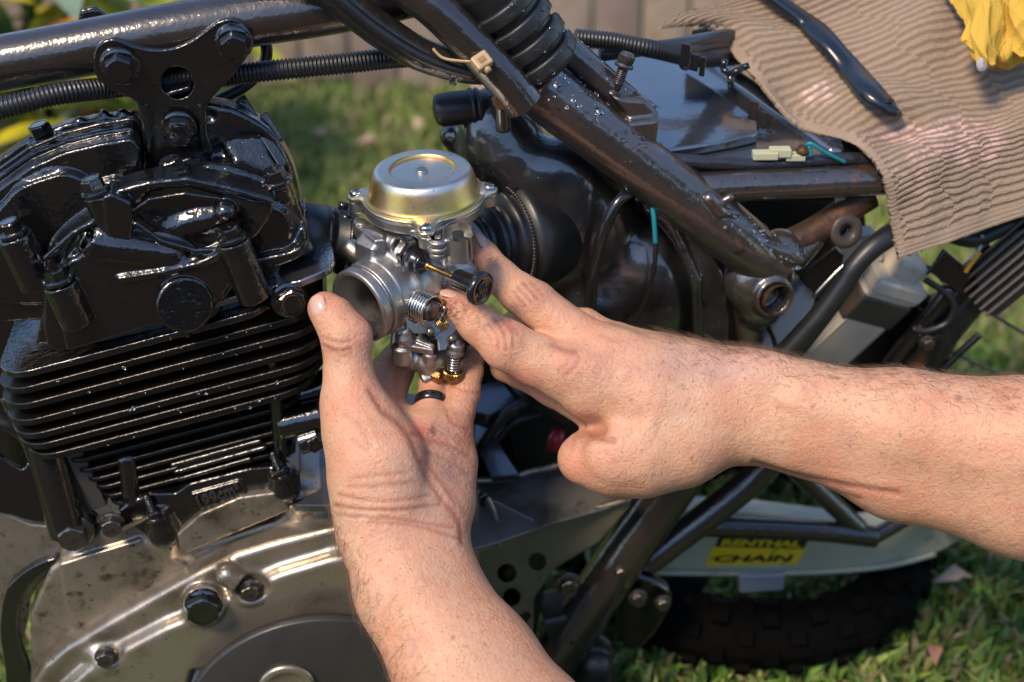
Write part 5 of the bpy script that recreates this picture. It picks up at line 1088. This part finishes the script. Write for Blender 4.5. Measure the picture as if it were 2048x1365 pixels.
ra = nrm((.60, .62, .50)); rb = nrm(np.array((.5, -.62, .3))-ra*np.dot((.5, -.62, .3), ra)); rfr = np.array((rb, np.cross(ra, rb), ra)); rc = BP(1975, 575, 240)
V, F = box(rc+ra*90, rfr, (62, 22, 120)); link('regulator_body', V, F, RM, rec, smooth=False, bevel=4)
for q in range(7): V, F = box(rc-rb*54+rb*q*18-rfr[1]*34*(1 if np.dot(rfr[1], (0, 0, 1)) < 0 else -1)+ra*90, rfr, (3.4, 18, 122)); link('cooling_fin', V, F, RM, rec, smooth=False, bevel=1)
bplate('regulator_bracket', [(1860, 545), (1890, 500), (1960, 560), (1950, 600), (1920, 590)], 232, 12, BLK2, bike)
YW = mat('yellow_wire', (.75, .36, .01), .4)
btube('yellow_wire', [(1960, 505, 220), (1948, 520, 216), (1930, 545, 214)], 5, YW, bike, seg=8); btube('white_wire', [(1965, 470, 225), (1958, 500, 222), (1940, 520, 220)], 4, CN, bike, seg=8)
btube('loom_tail', [(1900, 470, 240), (1950, 480, 236), (2010, 455, 236), (2080, 430, 240)], 16, RUB, bike)
# ---- lower frame, swingarm, chain, footrest bracket
OLV = mat('dark_olive_frame_paint', (.13, .12, .085), .42, metal=.3, coat=.2, bump=[(200, .0002)], mottle=[(26, .5, .75, (.05, .047, .035)), (90, .62, .75, (.07, .055, .04)), (320, .68, .75, (.012, .01, .008))])
GRT = mat('dull_grey_plate', (.17, .155, .14), .45, metal=.3, bump=[(180, .0003)], mottle=[(26, .45, .7, (.025, .023, .022)), (50, .6, .7, (.09, .075, .06))])
plt_ = thing('swingarm_pivot_plate', BP(1100, 1150, 120), None, None, parent=bike); plt_['label'] = 'drilled grey frame plate beside the crankcase'
v = Vol((200, 0, -1340), (1260, 260, -420), 3.6, ENG, E0)
v.poly(Pl([(900, 1120), (1000, 1085), (1110, 1045), (1255, 1003), (1262, 1014), (1200, 1085), (1110, 1140), (1068, 1200), (1066, 1330), (1000, 1330), (820, 1160)], 90), NY, 0, 14, rnd=3)
for x, y, r in ((1013, 1147, 21), (1074, 1124, 20), (1023, 1195, 20), (1041, 1243, 16), (1052, 1232, 10)): v.cyl(BP(x, y, 60), BP(x, y, 140), r, op='s', rnd=1)
V, F = v.mesh(); link('drilled_plate', V, F, OLV, plt_)
tn = nrm((.05, .85, .52)); o_ = BP(1255, 1003, 90)
P = traced([(900, 1108), (1000, 1080), (1110, 1042), (1255, 1002), (1230, 960), (1150, 925), (1080, 932), (1020, 956), (900, 962)], o_, tn, 0); V, F = prism(P, tn, 12, -4); link('top_flange', V, F, GRT, plt_, bevel=4, flat_angle=30)
btube('plate_lip', [(1255, 1001, 86), (1180, 1020, 84), (1100, 1044, 84), (1000, 1082, 84), (900, 1118, 84)], 7, SIL, plt_, seg=12)
btube('rear_lip', [(930, 963, 180), (1010, 958, 180), (1060, 944, 182), (1120, 930, 186), (1200, 900, 190)], 7, SIL, plt_, seg=12)
P = [BP(985, 996, 62), BP(1092, 1050, 44), BP(985, 1092, 52), BP(968, 1000, 70)]; V, F = prism(P, nrm(np.cross(P[1]-P[0], P[2]-P[0])), 8); link('triangular_gusset', V, F, mat('wet_grey_gusset', (.14, .135, .14), .32, metal=.5, coat=.4, mottle=[(60, .5, .7, (.07, .065, .07))]), plt_, bevel=3, flat_angle=30)
btube('gusset_edge', [(975, 995, 58), (990, 1030, 46), (1000, 1092, 44)], 5, SIL, plt_, seg=10)
bplate('black_lower_web', [(940, 1000), (975, 990), (1000, 1095), (960, 1110), (930, 1060)], 100, 10, BLK2, bike)
btube('rear_downtube', [(1395, 900, 190), (1310, 1020, 180), (1220, 1150, 170), (1130, 1290, 160), (1060, 1420, 150)], 50, FRM, bike, seg=30)
btube('support_tube', [(1600, 850, 210), (1520, 945, 210), (1430, 1020, 205), (1340, 1088, 196), (1290, 1125, 190)], 30, FRM, bike, seg=26)
btube('lower_rail', [(1380, 1052, 236), (1500, 1055, 240), (1640, 1062, 240), (1750, 1074, 240)], 22, FRM, bike, seg=24)
btube('cross_brace', [(1560, 910, 260), (1640, 985, 256), (1720, 1060, 246)], 20, FRM, bike, seg=22)
btube('rear_brace', [(1740, 1078, 246), (1790, 1050, 260), (1850, 1010, 275)], 16, FRM, bike, seg=18)
arm_ = thing('swingarm', BP(1600, 1110, 330), None, None, parent=bike); arm_['label'] = 'dull olive grey box section swingarm with a yellow sticker'
SA = mat('olive_grey_alloy', (.42, .43, .32), .42, metal=.2, bump=[(120, .0002)], mottle=[(14, .4, .75, (.34, .35, .26)), (60, .62, .76, (.15, .13, .1))])
bplate('swingarm_beam', [(1180, 1020), (1500, 1030), (1740, 1060), (1840, 1042), (1960, 1046), (1925, 1082), (1870, 1112), (1780, 1136), (1660, 1147), (1320, 1150), (1180, 1150)], 330, 80, SA, arm_, bev=9)
btube('beam_weld', [(1300, 1146, 322), (1500, 1147, 322), (1660, 1143, 322), (1780, 1131, 322), (1870, 1108, 322)], 6, SA, arm_, seg=10)
SY = mat('yellow_sticker', (.68, .5, .02), .4, mottle=[(60, .5, .8, (.5, .36, .03)), (140, .6, .72, (.12, .1, .05))]); SBK = mat('black_sticker_print', (.012, .012, .01), .4)
def stk(name, pts, e, th, m): return bplate(name, pts, e, th, m, arm_, bev=0)
stk('sticker_top', [(1442, 1066), (1622, 1070), (1608, 1098), (1430, 1094)], 329, 1.0, SBK); stk('sticker_base', [(1424, 1094), (1612, 1098), (1593, 1129), (1410, 1133)], 329, 1.0, SY); 
stk('sticker_field', [(1436, 1100), (1600, 1103), (1588, 1124), (1424, 1127)], 328, 1.0, SY)
def stext(s, x0, y0, x1, y1, hpx, m):
    a, b = BP(x0, y0, 327.4), BP(x1, y1, 327.4); n_ = len(s); text(s, a, b-a, UPW, hpx*1.2, .3, m, arm_, 'sticker_lettering', shear=.28, bold=1.1)
def fit(s, x0, y0, x1, y1, h, m):
    stext(s, x0, y0, x1, y1, h, m); o = bpy.data.objects[-1] if False else COL.objects[-1]; co = [v.co.copy() for v in o.data.vertices]
    a, b = BP(x0, y0, 327.4), BP(x1, y1, 327.4); ex = Vector(UW.T@nrm(b-a)); xs = [c.dot(ex) for c in co]; L = np.linalg.norm(b-a)*S; k = L/(max(xs)-min(xs)); x_ = min(xs)
    for v_ in o.data.vertices: d = v_.co.dot(ex)-x_; v_.co += ex*(d*(k-1))
fit('RENTHAL', 1440, 1091, 1600, 1094, 22, SY); fit('CHAIN', 1426, 1124, 1584, 1123, 24, SBK)
# drive chain: side plates and rollers along two visible runs
CH = mat('oily_chain_steel', (.05, .05, .055), .25, metal=.8, coat=.4)
def chain_run(pts, e, n_, par):
    P = spline(np.array([BP(x, y, e) for x, y in pts]), 30); d = np.r_[0, np.cumsum(np.linalg.norm(np.diff(P, axis=0), axis=1))]; s_ = np.linspace(0, d[-1], n_); Q = np.stack([np.interp(s_, d, P[:, k]) for k in range(3)], 1); out = []
    for i in range(n_-1):
        t = nrm(Q[i+1]-Q[i]); u2 = nrm(np.cross(EY, t)); L = np.linalg.norm(Q[i+1]-Q[i]); c = (Q[i]+Q[i+1])/2
        for sd in (-1, 1): out.append(box(c+EY*sd*(9 if i % 2 else 6), np.array((t, EY, u2)), (L*.68, 1.6, 8.5)))
        out.append(lathe([(5, -11), (5, 11)], Q[i], frame(EY), 8))
    V, F = join(*out); return link('drive_chain', V, F, CH, par, smooth=False, kind='stuff')
chain_run([(1320, 1010), (1400, 965), (1470, 925), (1520, 900)], 262, 22, bike); chain_run([(1330, 1204), (1480, 1203), (1640, 1206), (1800, 1200)], 296, 40, bike)
bplate('chain_slider_block', [(1478, 1152), (1572, 1149), (1568, 1182), (1480, 1188)], 306, 30, mat('pale_blue_guide', (.32, .36, .4), .3, metal=.3), bike, bev=5)
bplate('chain_guide_shadow_plate', [(1250, 1148), (1420, 1152), (1400, 1200), (1260, 1215)], 392, 12, RUB, bike, bev=4)  # dark plate added in place of shade behind the chain
V, F = hexbolt(BP(1135, 1166, 96), NY, 22, 20, flange=1.4); link('plate_bolt', V, F, STL, bike, flat_angle=35); V, F = hexbolt(BP(1142, 1182, 92), NY, 12, 10, flange=1.2); link('plate_nut', V, F, STL, bike, flat_angle=35)
for x, y, r in ((1240, 1142, 12), (1145, 1278, 12), (1275, 1195, 18), (1325, 1205, 16)): V, F = hexbolt(BP(x, y, 118), NY, r, 12); link('footrest_bolt', V, F, STL, bike, flat_angle=35)
bplate('footrest_bracket', [(1230, 1150), (1300, 1160), (1345, 1190), (1335, 1230), (1290, 1290), (1255, 1300), (1230, 1240)], 140, 40, BLK2, bike, bev=7, smooth=3)
btube('brake_light_wire', [(1246, 1142, 112), (1230, 1200, 108), (1205, 1250, 106), (1170, 1300, 108)], 5, RUB, bike, seg=10)
v = Vol((520, 60, -1500), (1100, 320, -980), 5, ENG, E0); v.poly(Pl([(1060, 1250), (1150, 1230), (1225, 1290), (1240, 1420), (1040, 1420)], 130), NY, 0, 120, rnd=16); v.cone(BP(1190, 1330, 120), BP(1180, 1420, 130), 40, 50, k=10); V, F = v.mesh(); link('footrest_casting', V, F, RUB, bike)
# clutter in the gap behind the hands
DB = mat('blue_grey_shiny_metal', (.12, .13, .15), .3, metal=.8, coat=.3, bump=[(90, .0004)])
bplate('starter_motor_cover', [(950, 770), (1000, 760), (1040, 806), (975, 830), (948, 822)], 300, 40, DB, bike, n_=(.1, .8, .6)); bplate('gear_linkage_plate', [(950, 840), (975, 850), (1010, 905), (1040, 950), (980, 955), (948, 880)], 280, 20, DB, bike, n_=(-.3, .6, .7))
for pts, r in (([(1130, 770, 240), (1060, 800, 210), (1010, 830, 200), (970, 880, 200), (940, 930, 210)], 10), ([(1140, 800, 250), (1070, 830, 220), (1020, 850, 215), (980, 900, 210)], 8), ([(1150, 750, 230), (1080, 780, 210), (1000, 850, 205), (960, 900, 205)], 7)): btube('black_hose', pts, r, RUB, bike, seg=12)
bplate('rear_dark_cover', [(935, 700), (1060, 720), (1200, 760), (1300, 800), (1320, 900), (1250, 960), (1040, 950), (1020, 860), (1040, 806), (1000, 760), (940, 770)], 340, 30, RUB, bike)
btube('lower_boot', [(1060, 640, 260, 90), (1110, 740, 250, 90), (1180, 800, 250, 60)], 80, PLA, bike)
v_, f_2 = lathe([(.5, -30), (16, -26), (20, 0), (16, 24), (.5, 30)], BP(1112, 880, 260), frame((.3, 1, .2)), 20); link('red_connector', v_, f_2, mat('red_plastic', (.45, .02, .04), .3, coat=.3), bike)
# dark backing plates added so that no daylight shows through the engine bay
v = Vol((560, 330, -1150), (1500, 480, 60), 8, ENG, E0); v.poly(Pl([(1400, 395), (1790, 395), (1790, 560), (1640, 760), (1500, 900), (1240, 980), (1100, 960), (1120, 700), (1400, 700)], 400), NY, 0, 30, rnd=8); V, F = v.mesh(); link('rear_mudguard', V, F, RUB, bike)
bplate('inner_fender', [(1690, 540), (1790, 560), (1880, 600), (1850, 690), (1800, 800), (1600, 820), (1600, 600)], 400, 16, RUB, bike)  # backing added to darken the gap between battery and strut
bplate('lower_gear_casing', [(880, 1000), (1100, 1000), (1090, 1180), (1060, 1330), (880, 1330)], 190, 20, BLK2, bike)  # backing added so the drilled holes look dark
bplate('gearbox_rear_casting', [(900, 600), (1100, 680), (1180, 820), (1160, 980), (900, 1000)], 420, 30, BLK2, bike)  # backing added so the lawn stays hidden behind the hands
# rear wheel
wh = thing('rear_wheel', BP(2140, 780, 330), None, None, parent=bike); wh['label'] = 'spoked rear wheel with a knobbly tyre'
wc = BP(2145, 770, 330); rimP = lambda r_w: lathe([(r_w-8, -26), (r_w+6, -30), (r_w+10, -20), (r_w+4, -12), (r_w, 0), (r_w+4, 12), (r_w+10, 20), (r_w+6, 30), (r_w-8, 26), (r_w-8, -26)], wc, frame(EY), 64, False)
V, F = rimP(380); link('rim', V, F, STL, wh); V, F = lathe([(388, -34), (410, -48), (440, -48), (452, -30), (455, 0), (452, 30), (440, 48), (410, 48), (388, 34)], wc, frame(EY), 72, False); tyre = link('tyre', V, F, RUB, wh)
out = []; fr = frame(EY)
for i in range(54):
    a = i*2*np.pi/54; rd = math.cos(a)*fr[0]+math.sin(a)*fr[1]; tg = np.cross(fr[2], rd)
    for off, w_ in (((-38, 12), (38, 12)) if i % 2 else ((-14, 11), (14, 11))): out.append(box(wc+rd*463+EY*off, np.array((rd, tg, EY)), (14, 15, w_)))
V, F = join(*out); link('tread_knobs', V, F, RUB, wh, smooth=False, bevel=2)
for i in range(18):
    a = i*2*np.pi/18; b_ = a+(.7 if i % 2 else -.7); rd = math.cos(a)*fr[0]+math.sin(a)*fr[1]; r2 = math.cos(b_)*fr[0]+math.sin(b_)*fr[1]
    V, F = sweep(np.array([wc+rd*380, wc+r2*60+EY*(22 if i % 2 else -22)]), 4, 6); link('spoke', V, F, STL, wh)
V, F = lathe([(60, -40), (66, -30), (40, -24), (40, 24), (66, 30), (60, 40)], wc, frame(EY), 32); link('hub', V, F, BLK2, wh)
# tyre added beneath the swingarm, standing in for a blurred dark mass
tc_ = U_of((.195, .965, .036)); tfr = frame(UPW); 
sp_ = thing('knobbly_tyre', U_of((.195, .965, 0)), 'black knobbly tyre lying on the grass under the swingarm', 'tyre')
a_ = np.linspace(0, 2*np.pi, 17)[:-1]; V, F = lathe([(440+84*math.cos(t), 78*math.sin(t)) for t in np.linspace(0, 2*np.pi, 17)], tc_, tfr, 72, False); link('carcass', V, F, TYR, sp_)
out = []
for i in range(48):
    a = i*2*np.pi/48; rd = math.cos(a)*tfr[0]+math.sin(a)*tfr[1]; tg = np.cross(tfr[2], rd)
    for t in ((-30, 38, 100) if i % 2 else (4, 68)): n2 = rd*math.cos(R(t))+tfr[2]*math.sin(R(t)); out.append(box(tc_+rd*440+n2*84, np.array((n2, tg, np.cross(n2, tg))), (15, 20, 18)))
V, F = join(*out); link('tread_knobs', V, F, TYR, sp_, smooth=False, bevel=2)
# ------------------------------------------------------------------ towel, plastic handle, yellow cloth
RW = np.array([
 [(1318, 62), (1430, 14), (1620, -40), (1850, -100), (2160, -150)],
 [(1424, 56), (1540, 40), (1720, -6), (1900, -60), (2160, -110)],
 [(1498, 138), (1620, 104), (1790, 62), (1960, 6), (2160, -50)],
 [(1590, 222), (1700, 178), (1850, 140), (2000, 90), (2180, 40)],
 [(1700, 290), (1800, 244), (1910, 206), (2040, 180), (2200, 130)],
 [(1762, 356), (1860, 310), (1960, 272), (2070, 246), (2210, 210)],
 [(1782, 430), (1884, 384), (1980, 350), (2080, 322), (2210, 300)],
 [(1800, 516), (1900, 484), (1990, 452), (2090, 416), (2210, 380)]], float)
ZZ = []
for i in range(8):
    ZZ.append([])
    for j in range(5):
        y = RW[i][j][1]; yb = (335-70*j*.5)                       # where the cloth turns over the seat's edge
        base = -120-12*j
        z = base-.72*max(0, yb-y) if y < yb else base-.35*(y-yb)
        ZZ[-1].append(z)
ZZ = np.array(ZZ); ZZ[7] += 6
G = np.concatenate([RW, ZZ[..., None]], 2)
NU, NV_ = 620, 330
def cr(P, n):
    k = len(P); t = np.linspace(0, k-1-1e-6, n); i = t.astype(int); f = (t-i)[:, None, None]; g_ = lambda q: P[np.clip(q, 0, k-1)]
    p0, p1, p2, p3 = g_(i-1), g_(i), g_(i+1), g_(i+2); return .5*((2*p1)+(-p0+p2)*f+(2*p0-5*p1+4*p2-p3)*f*f+(-p0+3*p1-3*p2+p3)*f**3)
H = cr(G, NU); H = cr(H.transpose(1, 0, 2), NV_).transpose(1, 0, 2)
k = 1-H[..., 2]/FPX; T = np.stack([(H[..., 0]-1024)*k, -(H[..., 1]-682.5)*k, H[..., 2]], -1)
uu, vv = np.meshgrid(np.linspace(0, 1, NU), np.linspace(0, 1, NV_), indexing='ij')
N = np.cross(np.gradient(T, axis=1), np.gradient(T, axis=0)); N /= np.linalg.norm(N, axis=2)[..., None]; N *= np.sign(N[..., 2:3]+1e-6)
rs = np.random.RandomState(2)
def vnoise(nu, nv, seed):
    r_s = np.random.RandomState(seed); g_ = r_s.rand(nu+3, nv+3); u_i = uu*nu; v_i = vv*nv; i = np.minimum(u_i.astype(int), nu); j = np.minimum(v_i.astype(int), nv); a = u_i-i; b = v_i-j; a = a*a*(3-2*a); b = b*b*(3-2*b)
    return g_[i, j]*(1-a)*(1-b)+g_[i+1, j]*a*(1-b)+g_[i, j+1]*(1-a)*b+g_[i+1, j+1]*a*b
fold = 16*(vnoise(5, 4, 8)-.5)+7*(vnoise(14, 12, 9)-.5)+1.3*(20*np.sin(uu*9+vv*7+1)*np.exp(-((uu-.45)/.3)**2)+12*np.sin(vv*17-uu*6)*np.clip(.75-uu, 0, 1)+9*np.sin(uu*23+vv*5+2*np.sin(vv*9))*np.exp(-((uu-.35)/.25)**2)-26*np.exp(-((uu-.60)/.05)**2-((vv-.22)/.12)**2))
hem = np.clip((vv-.045)/.012, 0, 1)*np.clip((.955-uu)/.012, 0, 1)
col_ = np.floor((vv-.05)*4.6+.12*np.sin(uu*40)); ph = col_*.5
wob = 1.5*vnoise(4, 5, 1)+.35*vnoise(14, 22, 2)+.12*vnoise(60, 60, 3)
rib = np.clip(.68+1.0*np.sin((uu*64+wob*1.2+ph)*2*np.pi*.72), 0, 1)**.7; rib *= .72+.28*vnoise(90, 70, 4); blot = np.clip(2.2*(.6*vnoise(26, 30, 5)+.4*vnoise(90, 110, 6))-.62, 0, 1)
gap = 1-np.exp(-(((vv-.05)*4.6) % 1-.5)**2/.02)*0
pile = rs.rand(NU, NV_)*.9
for a in (0, 1): pile = (pile+np.roll(pile, 1, a)*.7)/1.5
hgt = fold+hem*(rib*2.7+pile*2.6*(.35+rib))+(1-hem)*(3.2+.5*np.sin(uu*420)+pile)
T = T+N*hgt[..., None]
edge = np.clip(1-np.minimum(vv, 1-uu)/.02, 0, 1)
base = np.array((.36, .27, .195)); dark = np.array((.215, .155, .108)); pink = np.array((.68, .44, .40)); C_ = dark+(base-dark)*(.25+.75*np.where(hem > .5, rib, .8))[..., None]
C_ *= (.85+.3*pile)[..., None]
xp, yp = PX(T)
def stain(cx, cy, rx, ry, amt, col=pink, ang=-8):
    a = R(ang); dx, dy = xp-cx, yp-cy; dx, dy = dx*math.cos(a)+dy*math.sin(a), -dx*math.sin(a)+dy*math.cos(a); q = np.exp(-((dx/rx)**2+(dy/ry)**2)**2)*amt*np.clip(rib*1.3-.15, 0, 1)*1.25*blot; q = np.clip(q, 0, 1); C_[:] = C_*(1-q[..., None])+col*q[..., None]
stain(1640, 186, 34, 26, 1.3, np.array((.8, .55, .5))); stain(1860, 262, 120, 22, 1.0); stain(1950, 285, 70, 34, 1.1); stain(1960, 320, 56, 14, 1.1); stain(1820, 330, 40, 40, .7); stain(1840, 370, 24, 40, .5); stain(1890, 300, 80, 16, .9)
ii = np.arange(NU*NV_).reshape(NU, NV_); F = np.stack([ii[:-1, :-1], ii[1:, :-1], ii[1:, 1:], ii[:-1, 1:]], -1).reshape(-1, 4).astype(np.int32)
TW = mat('terry_cloth', (.3, .22, .15), .95, attr='tint', spec=.1, bump=[(1400, .0006)])
tow = link('towel', T.reshape(-1, 3), F, TW, label='worn brown ribbed towel with pink bleach stains draped over the seat', cat='towel', colors=C_.reshape(-1, 3))
sm = tow.modifiers.new('thickness', 'SOLIDIFY'); sm.thickness = -.0035 if True else 0; sm.offset = 1
# the seat that carries it
SG = (T-N*(hgt[..., None]+44))[30:430:25, 40:330:24]; SB = (T-N*(hgt[..., None]+120))[30:430:25, 40:330:24]; su, sv = SG.shape[:2]; ii = np.arange(su*sv).reshape(su, sv)
Fq = np.stack([ii[:-1, :-1], ii[1:, :-1], ii[1:, 1:], ii[:-1, 1:]], -1).reshape(-1, 4); F2 = Fq[:, ::-1]+su*sv; rim = list(ii[0])+list(ii[1:, -1])+list(ii[-1, ::-1][1:])+list(ii[::-1, 0][1:-1]); n_r = len(rim)
F3 = np.array([(rim[k], rim[(k+1) % n_r], rim[(k+1) % n_r]+su*sv, rim[k]+su*sv) for k in range(n_r)]); link('seat', np.concatenate([SG.reshape(-1, 3), SB.reshape(-1, 3)]), np.concatenate([Fq, F2, F3]).astype(np.int32), RUB, bike)
print('NSIGN', float((N[..., 2] > 0).mean()), 'seat z', float(SG[..., 2].mean()), 'towel z', float(T[..., 2].mean()))
# blue black plastic handle lying on the towel
hp = [(1500, -40, 18, 24), (1560, 6, 20, 24), (1610, 44, 22, 26), (1634, 66, 22, 30), (1660, 92, 21, 28), (1700, 140, 24, 30), (1740, 186, 25, 31), (1775, 216, 24, 28), (1792, 226, 20, 18), (1800, 230, 12, 8)]
def tow_z(x, y): d = (xp-x)**2+(yp-y)**2; q = np.unravel_index(np.argmin(d), d.shape); return T[q][2]
HB = mat('blue_black_handle', (.010, .014, .020), .28, coat=.3, bump=[(220, .0001)], rvar=(40, .2, .38))
Q = []; 
for x, y, a, b in hp: Q.append(list(M(x, y, tow_z(min(max(x, 1450), 2040), max(y, 5))+20))+[a, b])
Q = spline(np.array(Q), 8); hn = nrm((.05, .80, .60)); V = []; sg = 28
Tn = np.gradient(Q[:, :3], axis=0)
for i in range(len(Q)):
    t = nrm(Tn[i]); nn = nrm(hn-t*np.dot(hn, t)); bn_ = np.cross(t, nn); a, b = Q[i, 3], Q[i, 4]
    for j in range(sg):
        th = 2*np.pi*j/sg; c, s_ = math.cos(th), math.sin(th); hgt_ = .62*b*math.copysign(abs(s_)**.8, s_); wd_ = b*math.copysign(abs(c)**.75, c)
        if s_ < 0: hgt_ *= .5
        g_ = 1-.22*math.exp(-((c+.35)/.16)**2)*(s_ > 0)*(12 < i < len(Q)-18)
        V.append(Q[i, :3]+bn_*wd_+nn*hgt_*g_)
F = [(i*sg+j, i*sg+(j+1) % sg, (i+1)*sg+(j+1) % sg, (i+1)*sg+j) for i in range(len(Q)-1) for j in range(sg)]+[tuple(range(sg)), tuple(range((len(Q)-1)*sg, len(Q)*sg))]
hd = thing('brush_handle', M(1700, 140, tow_z(1700, 140)), 'blue black plastic tool handle with a hanging hole lying on the brown towel', 'handle')
link('grip', V, F, HB, hd)
hc = M(1774, 206, tow_z(1774, 206)+34); V, F = lathe([(11, 4), (11, 7), (8, 7), (7, 0), (.5, 0)], hc, frame(hn), 24); link('hanging_hole', V, F, mat('hole_dark', (.004, .004, .004), .6), hd)
# yellow corduroy cloth, crumpled, top right corner
YC = mat('yellow_corduroy', (.72, .47, .06), .85, attr='tint', spec=.15, bump=[(900, .0004)])
def crumple(rows, zs, seed, amp, nu=150, nv=150):
    """a crumpled sheet through photo rows; folds with soft ridges and tight valleys, fine cord ribs"""
    Gc = np.concatenate([np.array(rows, float), np.array(zs, float)[..., None]], 2); Hc = cr(Gc, nu); Hc = cr(Hc.transpose(1, 0, 2), nv).transpose(1, 0, 2)
    kk = 1-Hc[..., 2]/FPX; P = np.stack([(Hc[..., 0]-1024)*kk, -(Hc[..., 1]-682.5)*kk, Hc[..., 2]], -1); u2, v2 = np.meshgrid(np.linspace(0, 1, nu), np.linspace(0, 1, nv), indexing='ij')
    Nc = np.cross(np.gradient(P, axis=1), np.gradient(P, axis=0)); Nc /= np.linalg.norm(Nc, axis=2)[..., None]+1e-9; Nc *= np.sign(Nc[..., 2:3]+1e-6); rs = np.random.RandomState(seed); h = np.zeros((nu, nv))
    for q in range(6): a = rs.uniform(-.7, .7); fq = rs.uniform(5, 13); h += (1-np.abs(np.sin(fq*(v2*math.cos(a)+u2*math.sin(a))+rs.rand()*6+1.5*np.sin(3*u2+q))))/(1+q*.35)
    h = (h-h.mean())*amp; cord = np.sin(v2*190+2*np.sin(u2*5))
    P = P+Nc*(h+cord*.55+rs.rand(nu, nv)*.8)[..., None]; ii = np.arange(nu*nv).reshape(nu, nv); F = np.stack([ii[:-1, :-1], ii[1:, :-1], ii[1:, 1:], ii[:-1, 1:]], -1).reshape(-1, 4)
    cc = np.array((.66, .42, .07))*(.93+.07*cord)[..., None]; return P.reshape(-1, 3), F, cc.reshape(-1, 3)
def cloth_blob(c, rx, ry, rz, seed, ax, freq):
    rs = np.random.RandomState(seed); n, m_ = 60, 40; th, ph = np.meshgrid(np.linspace(0, 2*np.pi, n, endpoint=False), np.linspace(.02, np.pi-.02, m_), indexing='ij')
    d = np.stack([np.cos(th)*np.sin(ph), np.sin(th)*np.sin(ph), np.cos(ph)], -1); r = 1+rs.rand(n, m_)*.25
    P = (c+d*r[..., None]*np.array((rx, ry, rz))); ii = np.arange(n*m_).reshape(n, m_); i2 = np.roll(ii, -1, 0); F = np.stack([ii[:, :-1], ii[:, 1:], i2[:, 1:], i2[:, :-1]], -1).reshape(-1, 4)
    return P.reshape(-1, 3), F, np.tile((.5, .45, .45), (n*m_, 1))
A_ = crumple([[(1878, -40), (1935, -50), (2000, -60), (2090, -60)], [(1902, 2), (1950, -8), (2010, -10), (2095, -20)], [(1930, 42), (1965, 50), (2020, 50), (2100, 40)], [(1934, 92), (1968, 112), (2026, 108), (2100, 100)], [(1950, 118), (1978, 138), (2030, 134), (2100, 124)]],
    [[-250, -215, -200, -210], [-235, -180, -170, -180], [-190, -140, -135, -150], [-170, -120, -118, -140], [-185, -165, -160, -165]], 4, 9)
B_ = crumple([[(1932, -20), (1955, -25), (1985, -18), (2010, -10)], [(1938, 30), (1958, 22), (1986, 26), (2012, 30)], [(1930, 80), (1950, 84), (1980, 92), (2004, 88)], [(1948, 116), (1962, 130), (1980, 132), (1996, 118)]],
    [[-150, -110, -110, -140], [-140, -96, -92, -130], [-130, -82, -80, -116], [-120, -86, -86, -112]], 7, 6, 110, 90)
C2 = crumple([[(2010, 0), (2040, -10), (2080, -20), (2120, -20)], [(2000, 50), (2034, 44), (2080, 40), (2120, 30)], [(2008, 100), (2040, 112), (2080, 108), (2120, 90)]], [[-150, -110, -100, -120], [-140, -95, -90, -110], [-140, -110, -110, -130]], 12, 7, 90, 90)
V = np.concatenate([A_[0], B_[0], C2[0]]); Fs = np.concatenate([A_[1], B_[1]+len(A_[0]), C2[1]+len(A_[0])+len(B_[0])])
yc = link('yellow_cloth', V, Fs.astype(np.int32), YC, label='crumpled yellow ribbed cloth with a white frayed tip on the towel', cat='cloth', colors=np.concatenate([A_[2], B_[2], C2[2]]))
sm = yc.modifiers.new('thickness', 'SOLIDIFY'); sm.thickness = -.0015; sm.offset = 1
V, F, cc = cloth_blob(M(1964, 128, -88), 10, 15, 10, 9, (1, 0, 0), .9); link('frayed_tip', V, F.astype(np.int32), mat('white_fray', (.5, .46, .48), .95, bump=[(900, .001)]), yc)
